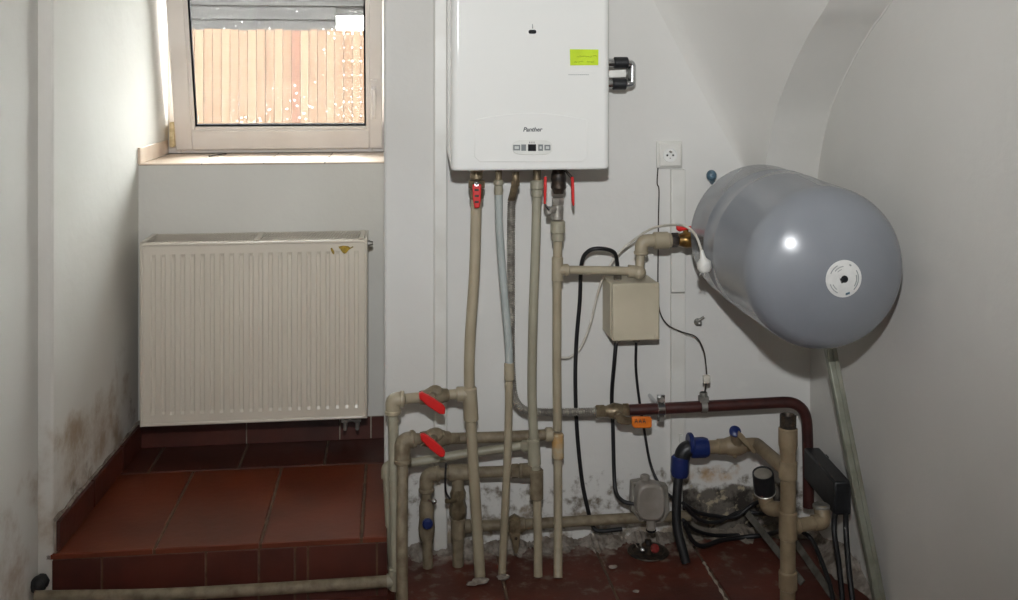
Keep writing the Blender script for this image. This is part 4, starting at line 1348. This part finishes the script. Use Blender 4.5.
for r, a0, a1, w in ((0.036, 0.5, 1.2, 0.0016), (0.030, 0.1, 0.9, 0.0014), (0.036, 3.9, 5.3, 0.0016), (0.031, 4.1, 5.0, 0.0016), (0.036, 1.9, 2.7, 0.0014), (0.030, 2.0, 2.5, 0.0014), (0.024, 0.3, 0.8, 0.0012)):
    MB().tube([dpt(r, a0 + (a1 - a0) * k / 10) for k in range(11)], w * 0.8, 5).build('label_print', 'print_grey', LBL)
MB().tube([dpt(0.037, -0.42), dpt(0.034, -0.40)], 0.003, 6).build('label_print', 'print_grey', LBL)
mb = MB()
for da in (3.35, 3.45, 3.55):
    MB().tube([dpt(0.034, da), dpt(0.039, da - 0.05)], 0.0016, 5).build('label_mark', 'blue_plug', LBL)
MB().lathe(ca + ax * (-front - 0.004), ax, [(0, 0.004), (0.001, 0.0085), (0.006, 0.0095)], 14).tube([ca + ax * (-front - 0.003), ca + ax * (-front - 0.003) + bvv * 0.010 - nv * 0.004], 0.006, 10).build('air_valve', 'display', shell)
# rear connection and wall bracket
pb = cb + ax * back
MB().tube(fillet([P(697, 240, YV), Vector((pb.x, YV + 0.02, P(697, 240, YV).z)), Vector((pb.x, yb2 + 0.06, pb.z))], 0.05), 0.014, 12).build('connection', 'steel', tank)
mb = MB()
for s in (-1, 1):
    mb.box((pb.x + s * 0.07 - 0.02, yb2 + 0.02, pb.z - 0.02), (pb.x + s * 0.07 + 0.02, YW, pb.z + 0.02))
mb.box((pb.x - 0.09, YW - 0.012, pb.z - 0.03), (pb.x + 0.09, YW, pb.z + 0.03))
mb.build('wall_bracket', 'steel_dull', tank, smooth=False)
# strut propped under the vessel
s_top = P(828.5, 349, 2.60); s_bot = PF(880, 611)
s_bot.x = min(s_bot.x, XR - 0.022)
d = s_bot - s_top
e = Vector((1, 0, 0)); e = (e - d.normalized() * e.dot(d.normalized())).normalized()
g = d.normalized().cross(e)
s_top = s_top - d.normalized() * 0.04
d = s_bot - s_top
prop = thing('prop', 'slanting grey metal strut propped between the floor and the vessel', 'prop', s_bot)
w = 0.030
MB().prism([s_top - e * w / 2, s_top + e * w / 2, s_top + e * w / 2 + g * 0.022, s_top - e * w / 2 + g * 0.022], d).build('strut', 'prop_metal', prop, smooth=False, bevel=0.003)
gs = g if g.y < 0 else -g
q = s_top + (g * 0.022 if g.y < 0 else Vector((0, 0, 0)))
MB().prism([q + e * 0.001, q + e * 0.006, q + e * 0.006 + gs * 0.003, q + e * 0.001 + gs * 0.003], d).build('rib', 'prop_metal', prop, smooth=False)

# ------------------------------------------------------------------ water inlet assembly in the corner
YI = 2.85
ia = thing('inlet_pipe', 'tan upright stand pipe with open threaded top and a valve branch with blue fittings', 'pipe', (P(788, 590, 2.58).x, 2.58, 0))
YU = 2.58
xu = P(788, 500, YU).x
zt_ = P(788, 429.5, YU).z
MB().tube([(xu, YU, zt_ - 0.05), (xu, YU, 0.28), (xu - 0.001, YU, 0.0)], 0.0205, 18).build('stand_pipe', 'ppr_tan', ia)
MB().lathe((xu, YU, zt_ + 0.006), -UP, [(0, 0.022), (0.003, 0.0255), (0.045, 0.0255), (0.065, 0.0215), (0.07, 0.0215)], 18).build('top_socket', 'ppr_tan', ia)
th = []
for k in range(9):
    th += [(0.004 * k, 0.0205), (0.004 * k + 0.002, 0.0222)]
th2 = th + [(0.036, 0.0195), (0.030, 0.0165), (0.0, 0.016)]
MB().lathe((xu, YU, zt_ + 0.004), UP, th2, 18).build('threaded_insert', 'iron_black', ia)
for pyc, L in ((470, 0.05), (525, 0.075), (580, 0.05)):
    z = P(788, pyc, YU).z
    MB().collar((xu, YU, max(z, L / 2 + 0.001)), UP, L, 0.0245).build('socket_ring', 'ppr_tan', ia)
zb = P(745, 446, YI).z
pA = P(706, 447.5, YI); pB = P(752, 444.5, YI); pC = Vector((xu, YU + 0.01, P(785, 472, YU).z))
MB().tube(fillet([pA, pB, P(757, 444.5, YI), pC], 0.06, 8), 0.0195, 16).build('branch', 'ppr_tan', ia)
mb = MB().collar(P(722, 446.5, YI), RT, 0.03, 0.0225).lathe(P(723, 446.4, YI), RT, [(0, 0.02), (0.01, 0.024), (0.03, 0.029), (0.05, 0.027), (0.065, 0.022)], 16)
mb.tube([P(737, 443, YI - 0.01), P(735, 432, YI - 0.045)], 0.0165, 14)
mb.tube([P(734, 450, YI), P(735, 457, YI - 0.02)], 0.006, 8)
vv = mb.build('stop_valve', 'ppr_tan', ia)
MB().lathe(P(735, 432, YI - 0.045), P(736, 427, YI - 0.065) - P(735, 432, YI - 0.045), [(0, 0.017), (0.006, 0.017), (0.010, 0.012), (0.011, 0.002)], 16).build('cap', 'plastic_blue', vv)
MB().prism([P(a, b, YI - 0.055) for a, b in ((738, 430), (742.5, 434), (755, 449.5), (755.5, 453), (752, 452.5), (736.5, 436))], (0, -0.008, 0)).build('lever', 'ppr_tan', vv, smooth=False, bevel=0.002)
# blue compression elbow
YE = 2.85
mb = MB().tube(fillet([P(697, 447.5, YE), P(684, 449, YE), P(681, 462, YE)], 0.05, 8), 0.0235, 16)
ce = mb.build('compression_elbow', 'plastic_black', ia)


def ribnut(p, d, L, r, m, parent):
    mbx = MB().lathe(Vector(p) - Vector(d).normalized() * L / 2, d, [(0, r * 0.86), (0.004, r), (L - 0.012, r * 1.02), (L, r * 0.88)], 10)
    return mbx.build('union_nut', m, parent)


ribnut(P(699, 447.5, YE), RT, 0.052, 0.030, 'plastic_blue', ce)
ribnut(P(680, 466, YE), -UP + RT * -0.05, 0.058, 0.027, 'plastic_blue', ce)
MB().collar(P(690.5, 443.5, YE), RT, 0.014, 0.031).build('ring', 'plastic_blue', ce)
MB().tube(crom([P(679, 474, YE), P(677, 495, YE - 0.01), P(676.5, 520, YE - 0.02), P(679, 536, YE - 0.03), Vector((P(686, 549, 2.80).x, 2.80, 0.014))], 6), 0.0135, 14).build('plastic_feed_pipe', 'cable_black', ia)
# tee to the right with capped upright
zq = P(800, 526, YU).z
MB().tube([(xu, YU, zq), (xu + 0.085, YU + 0.01, zq + 0.002)], 0.0185, 14).collar((xu + 0.03, YU + 0.003, zq), RT, 0.012, 0.021).build('side_branch', 'ppr_tan', ia)
MB().tube(fillet([(xu + 0.075, YU + 0.01, zq + 0.002), (xu + 0.105, YU + 0.012, zq + 0.002), (xu + 0.107, YU + 0.03, zq + 0.034)], 0.025, 6), 0.0215, 14).build('elbow', 'ppr_tan', ia)
MB().collar((xu + 0.107, YU + 0.03, zq + 0.036), UP, 0.012, 0.0235).build('ring', 'steel_dull', ia)
# gauge with a black rim on its own elbow
gz = thing('pressure_gauge', 'black rimmed round gauge on a tan elbow beside the stand pipe', 'gauge', P(768, 512, 2.66))
gc = P(765, 494, 2.66)
dn = (P(762, 465, 2.635) - gc).normalized()
MB().lathe(gc, dn, [(0, 0.021), (0.004, 0.027), (0.012, 0.029), (0.064, 0.029), (0.070, 0.028), (0.0702, 0.0255), (0.066, 0.0245), (0.066, 0.001)], 24).build('gauge_body', 'plastic_black', gz)
MB().lathe(gc + dn * 0.0662, dn, [(0, 0.0242), (0.0008, 0.0242)], 22).build('gauge_face', 'box_grey_plastic', gz)
MB().collar(gc + dn * 0.008, dn, 0.006, 0.0305).build('clamp_ring', 'steel', gz)
MB().tube(fillet([gc + dn * 0.002, P(767, 508, 2.66), Vector((xu - 0.005, YU + 0.015, P(785, 512, YU).z))], 0.03), 0.0205, 14).build('elbow', 'ppr_tan', gz)

# black control box at the end of the red-brown pipe
n0_, f0_ = P(834, 476, 2.60), P(803.5, 452.5, 2.86)
f0_.z = n0_.z = (n0_.z + f0_.z) / 2
ln = f0_ - n0_
wv = Vector((ln.y, -ln.x, 0)).normalized() * 0.048
if wv.x < 0:
    wv = -wv
hgt = 0.092
cb_ = thing('control_box', 'black plastic control box by the corner beneath the red-brown pipe', 'box', n0_ - Vector((0, 0, hgt)))
MB().obox(n0_ - Vector((0, 0, hgt)), ln, wv, (0, 0, hgt)).build('housing', 'plastic_black', cb_, smooth=False, bevel=0.006)
MB().obox(n0_ + ln * 0.9 - Vector((0, 0, 0.07)), wv * 1.4, ln.normalized() * 0.02, (0, 0, 0.05)).build('mount', 'plastic_black', cb_, smooth=False)
w1 = n0_ - Vector((0, 0, hgt)) + wv * 0.25 + ln * 0.08
w2 = n0_ - Vector((0, 0, hgt)) + wv * 0.80 + ln * 0.06
MB().tube(crom([w1 + Vector((0, 0, 0.01)), P(834, 530, 2.58), P(839, 565, 2.56), PF(843, 606, 0.006)], 6), 0.0075, 10).build('power_cable', 'cable_black', label='black cable hanging from the control box, nearer the stand pipe', cat='cable')
MB().tube(crom([w2 + Vector((0, 0, 0.01)), P(846, 530, 2.57), P(849, 570, 2.54), PF(854, 612, 0.006)], 6), 0.0075, 10).build('power_cable', 'cable_black', label='black cable hanging from the control box, nearer the slanting strut', cat='cable')

# black hoses lying against the wall
hs = [
    ([(683, 503, 2.86), (697, 512, 2.9), (715, 516, 2.94), (735, 517, 2.95), (752, 505, 2.95), (770, 498, 2.9)], 0.006, 'black hose sagging from the feed pipe up towards the gauge'),
    ([(684, 506, 2.85), (700, 520, 2.9), (718, 522, 2.93), (740, 512, 2.96), (765, 514, 2.92), (782, 515, 2.75)], 0.0055, 'black hose running level along the bare concrete patch'),
    ([(683, 520, 2.84), (695, 530, 2.9), (712, 535, 2.95), (730, 537, 2.97), (748, 538, 2.97)], 0.0055, 'short black hose end curling near the feed pipe'),
    ([(685, 524, 2.84), (692, 540, 2.86), (703, 546, 2.88), (722, 540, 2.93), (745, 537, 2.95), (770, 534, 2.9), (786, 528, 2.72)], 0.0068, 'thick black hose lowest against the foot of the wall'),
    ([(800, 530, 2.70), (812, 540, 2.68), (822, 562, 2.62), (830, 585, 2.56), (834, 604, 2.5)], 0.006, 'black hose slanting to the floor between the stand pipe and the strut'),
]
for pts, r, lab in hs:
    q = [P(*p) for p in pts]
    q = [Vector((p.x, p.y, max(p.z, r + 0.001))) for p in q]
    MB().tube(crom(q, 7), r, 10).build('hose', 'cable_black', label=lab, cat='hose')
# metal bars leaning behind the stand pipe
for (a, b, lab) in ((P(746, 516, 2.93), PF(801, 586), 'flat grey metal bar slanting behind the stand pipe, longer one'),
                    (P(770, 510, 2.90), PF(830, 598), 'flat grey metal bar slanting between gauge and stand pipe')):
    d = b - a
    e = Vector((0.6, -0.2, 0.75)); e = (e - d.normalized() * e.dot(d.normalized())).normalized()
    g = d.normalized().cross(e)
    MB().obox(a, d, e * 0.020, g * 0.005).build('metal_bar', 'bar_grey', smooth=False, bevel=0.001, label=lab, cat='bar')
q1 = P(680, 515, 2.97)
MB().box((q1.x, 2.975, 0.03), (q1.x + 0.010, 2.998, 0.32)).build('conduit', 'white_plastic', smooth=False, bevel=0.002, label='short white strip of conduit behind the black feed pipe', cat='conduit')

# plastic filter housing on the low pipe
YFh = 2.86
fh = thing('filter_housing', 'grey plastic rounded housing with spout on the low pipe', 'filter', P(650, 535, YFh))
oc = []
for k in range(28):
    a = 2 * math.pi * k / 28
    ca_, sa_ = math.cos(a), math.sin(a)
    oc.append((651.5 + 14.5 * math.copysign(abs(ca_) ** 0.7, ca_), 503.5 + 18.5 * math.copysign(abs(sa_) ** 0.7, sa_)))
MB().prism([P(a, b, YFh - 0.02) for a, b in oc], (0, 0.05, 0)).build('housing', 'filter_plastic', fh, smooth=False, bevel=0.008, bseg=3)
MB().prism([P(a, b, YFh + 0.03) for a, b in ((632, 483), (644, 481), (668, 486), (670, 512), (663, 523), (640, 522), (631, 510))], (0, 0.03, 0)).build('back_plate', 'box_grey_plastic', fh, smooth=False, bevel=0.003)
MB().tube([P(645, 488, YFh + 0.02), P(645, 476, YFh + 0.02)], 0.012, 12).collar(P(645, 477.5, YFh + 0.02), UP, 0.016, 0.014).build('inlet', 'filter_plastic', fh)
MB().tube([P(651, 518, YFh), P(651, 530, YFh)], 0.0135, 12).build('spout', 'filter_plastic', fh)
MB().collar(P(651, 530, YFh), UP, 0.008, 0.015).build('spout_ring', 'rubber', fh)
MB().box(P(635, 493, YFh + 0.02), P(640, 482, YFh + 0.04)).build('lug', 'box_grey_plastic', fh, smooth=False, bevel=0.002)

# broken floor drain below it
dc = PF(648, 552)
dr = thing('floor_drain', 'small broken floor drain with a red tap knob beneath the plastic housing', 'drain', (dc.x, dc.y, 0))
MB().lathe((dc.x, dc.y, 0.0008), UP, [(0, 0.062), (0.003, 0.060), (0.0045, 0.048), (0.001, 0.044), (0.0012, 0.001)], 22).build('drain_ring', 'iron_black', dr)
MB().lathe((dc.x, dc.y, 0.002), UP, [(0, 0.020), (0.02, 0.020), (0.024, 0.012), (0.034, 0.010), (0.036, 0.004)], 12).build('tap_body', 'iron_black', dr)
MB().lathe((dc.x + 0.012, dc.y - 0.012, 0.014), (0.4, -1, 0.6), [(0, 0.010), (0.010, 0.014), (0.016, 0.012), (0.018, 0.004)], 12).build('tap_knob', 'red_worn', dr)
MB().lathe((dc.x - 0.02, dc.y - 0.01, 0.012), (-0.2, -1, 0.5), [(0, 0.006), (0.012, 0.007), (0.014, 0.004)], 10).build('tap_nut', 'chrome', dr)

# rough plaster, mortar heaps and bare concrete at the foot of the wall
def ragged(cx, cz, rx_, rz_, n, seed, jit):
    rnd = random.Random(seed)
    o = []
    for k in range(n):
        a = 2 * math.pi * k / n
        s = 1 + rnd.uniform(-jit, jit)
        o.append((cx + rx_ * s * math.cos(a), cz + rz_ * s * math.sin(a)))
    return o


wb = bpy.data.objects['wall_back']


def mound(name, m, x0, x1, yback, depth, h, seed, parent=None, n=40, **kw):
    """a low ragged fillet of mortar where wall meets floor"""
    rnd = random.Random(seed)
    vs, fs = [], []
    for i in range(n + 1):
        x = x0 + (x1 - x0) * i / n
        f = 0.55 + 0.3 * math.sin(i * 0.37 + seed) * math.sin(i * 0.11) + 0.22 * (rnd.random() - 0.5)
        if i in (0, n):
            f = 0.05
        for k in range(5):
            t = k / 4
            vs.append((x, yback - depth * f * t + rnd.uniform(-0.004, 0.004) * (0 < k < 4), max(0.0, h * f * (1 - t) ** 1.6 + (rnd.uniform(-0.005, 0.006) if 0 < k < 4 else 0)) + (0.0012 if k == 4 else 0)))
        vs[-1] = (vs[-1][0], vs[-1][1], 0.0005)
    for i in range(n):
        for k in range(4):
            a = i * 5 + k
            fs.append((a, a + 1, a + 6, a + 5))
    return MB().add(vs, fs).build(name, m, parent, ang=60, **kw)


mound('trim_5', 'plaster_flake', XA + 0.03, 0.86, YW - 0.0005, 0.10, 0.028, 3, n=150, kind=S)
mound('trim_6', 'plaster_rough', 0.80, XR - 0.01, YW - 0.0005, 0.09, 0.03, 9, n=70, kind=S)
wr = bpy.data.objects['wall_right']
rnd = random.Random(5)
vs, fs = [], []
N = 40
for i in range(N + 1):
    yv = 1.9 + (YW - 0.02 - 1.9) * i / N
    f = 0.55 + 0.3 * math.sin(i * 0.45) + 0.2 * (rnd.random() - 0.5)
    for k in range(5):
        t = k / 4
        vs.append((XR - 0.0005 - 0.085 * f * t, yv, max(0.0005, 0.07 * f * (1 - t) ** 1.5 + rnd.uniform(-0.006, 0.006) * (0 < k < 4))))
for i in range(N):
    for k in range(4):
        a = i * 5 + k
        fs.append((a, a + 1, a + 6, a + 5))
MB().add(vs, fs).build('trim_7', 'plaster_flake', kind=S, ang=60)
# pale mortar left standing in a floor joint
mb = MB()
rnd = random.Random(12)
pts = [PF(704, 563) .lerp(PF(728, 603), k / 14) for k in range(15)]
mb.tube([p + Vector((rnd.uniform(-0.002, 0.002), 0, 0.0)) for p in pts], [rnd.uniform(0.001, 0.0055) for _ in pts], 6)
mb.build('joint_mortar', 'grout_light', floor)
# crumbs on the floor near the pipe feet
for (px_, py_, r, lab) in ((480, 581, 0.016, 'pale crumb of plaster at the foot of the valve pipe'), (472, 583, 0.011, 'small pale plaster crumb on the floor by the valve pipe'),
                           (503, 577, 0.013, 'grey plaster crumb at the foot of the thin pipe'), (635, 590, 0.006, 'tiny pale crumb on the open floor tiles'),
                           (612, 566, 0.009, 'pale crumb lying in the floor joint')):
    c = PF(px_, py_)
    rnd = random.Random(int(px_))
    mb = MB().ball((0, 0, 0), r, 10, (1.5, 1.0, 0.45))
    mb.xform(lambda p: Vector(p) * (1 + rnd.uniform(-0.15, 0.15)) + c + Vector((0, -0.012, r * 0.42)))
    mb.build('plaster_crumb', 'plaster_flake', smooth=False, label=lab, cat='crumb')
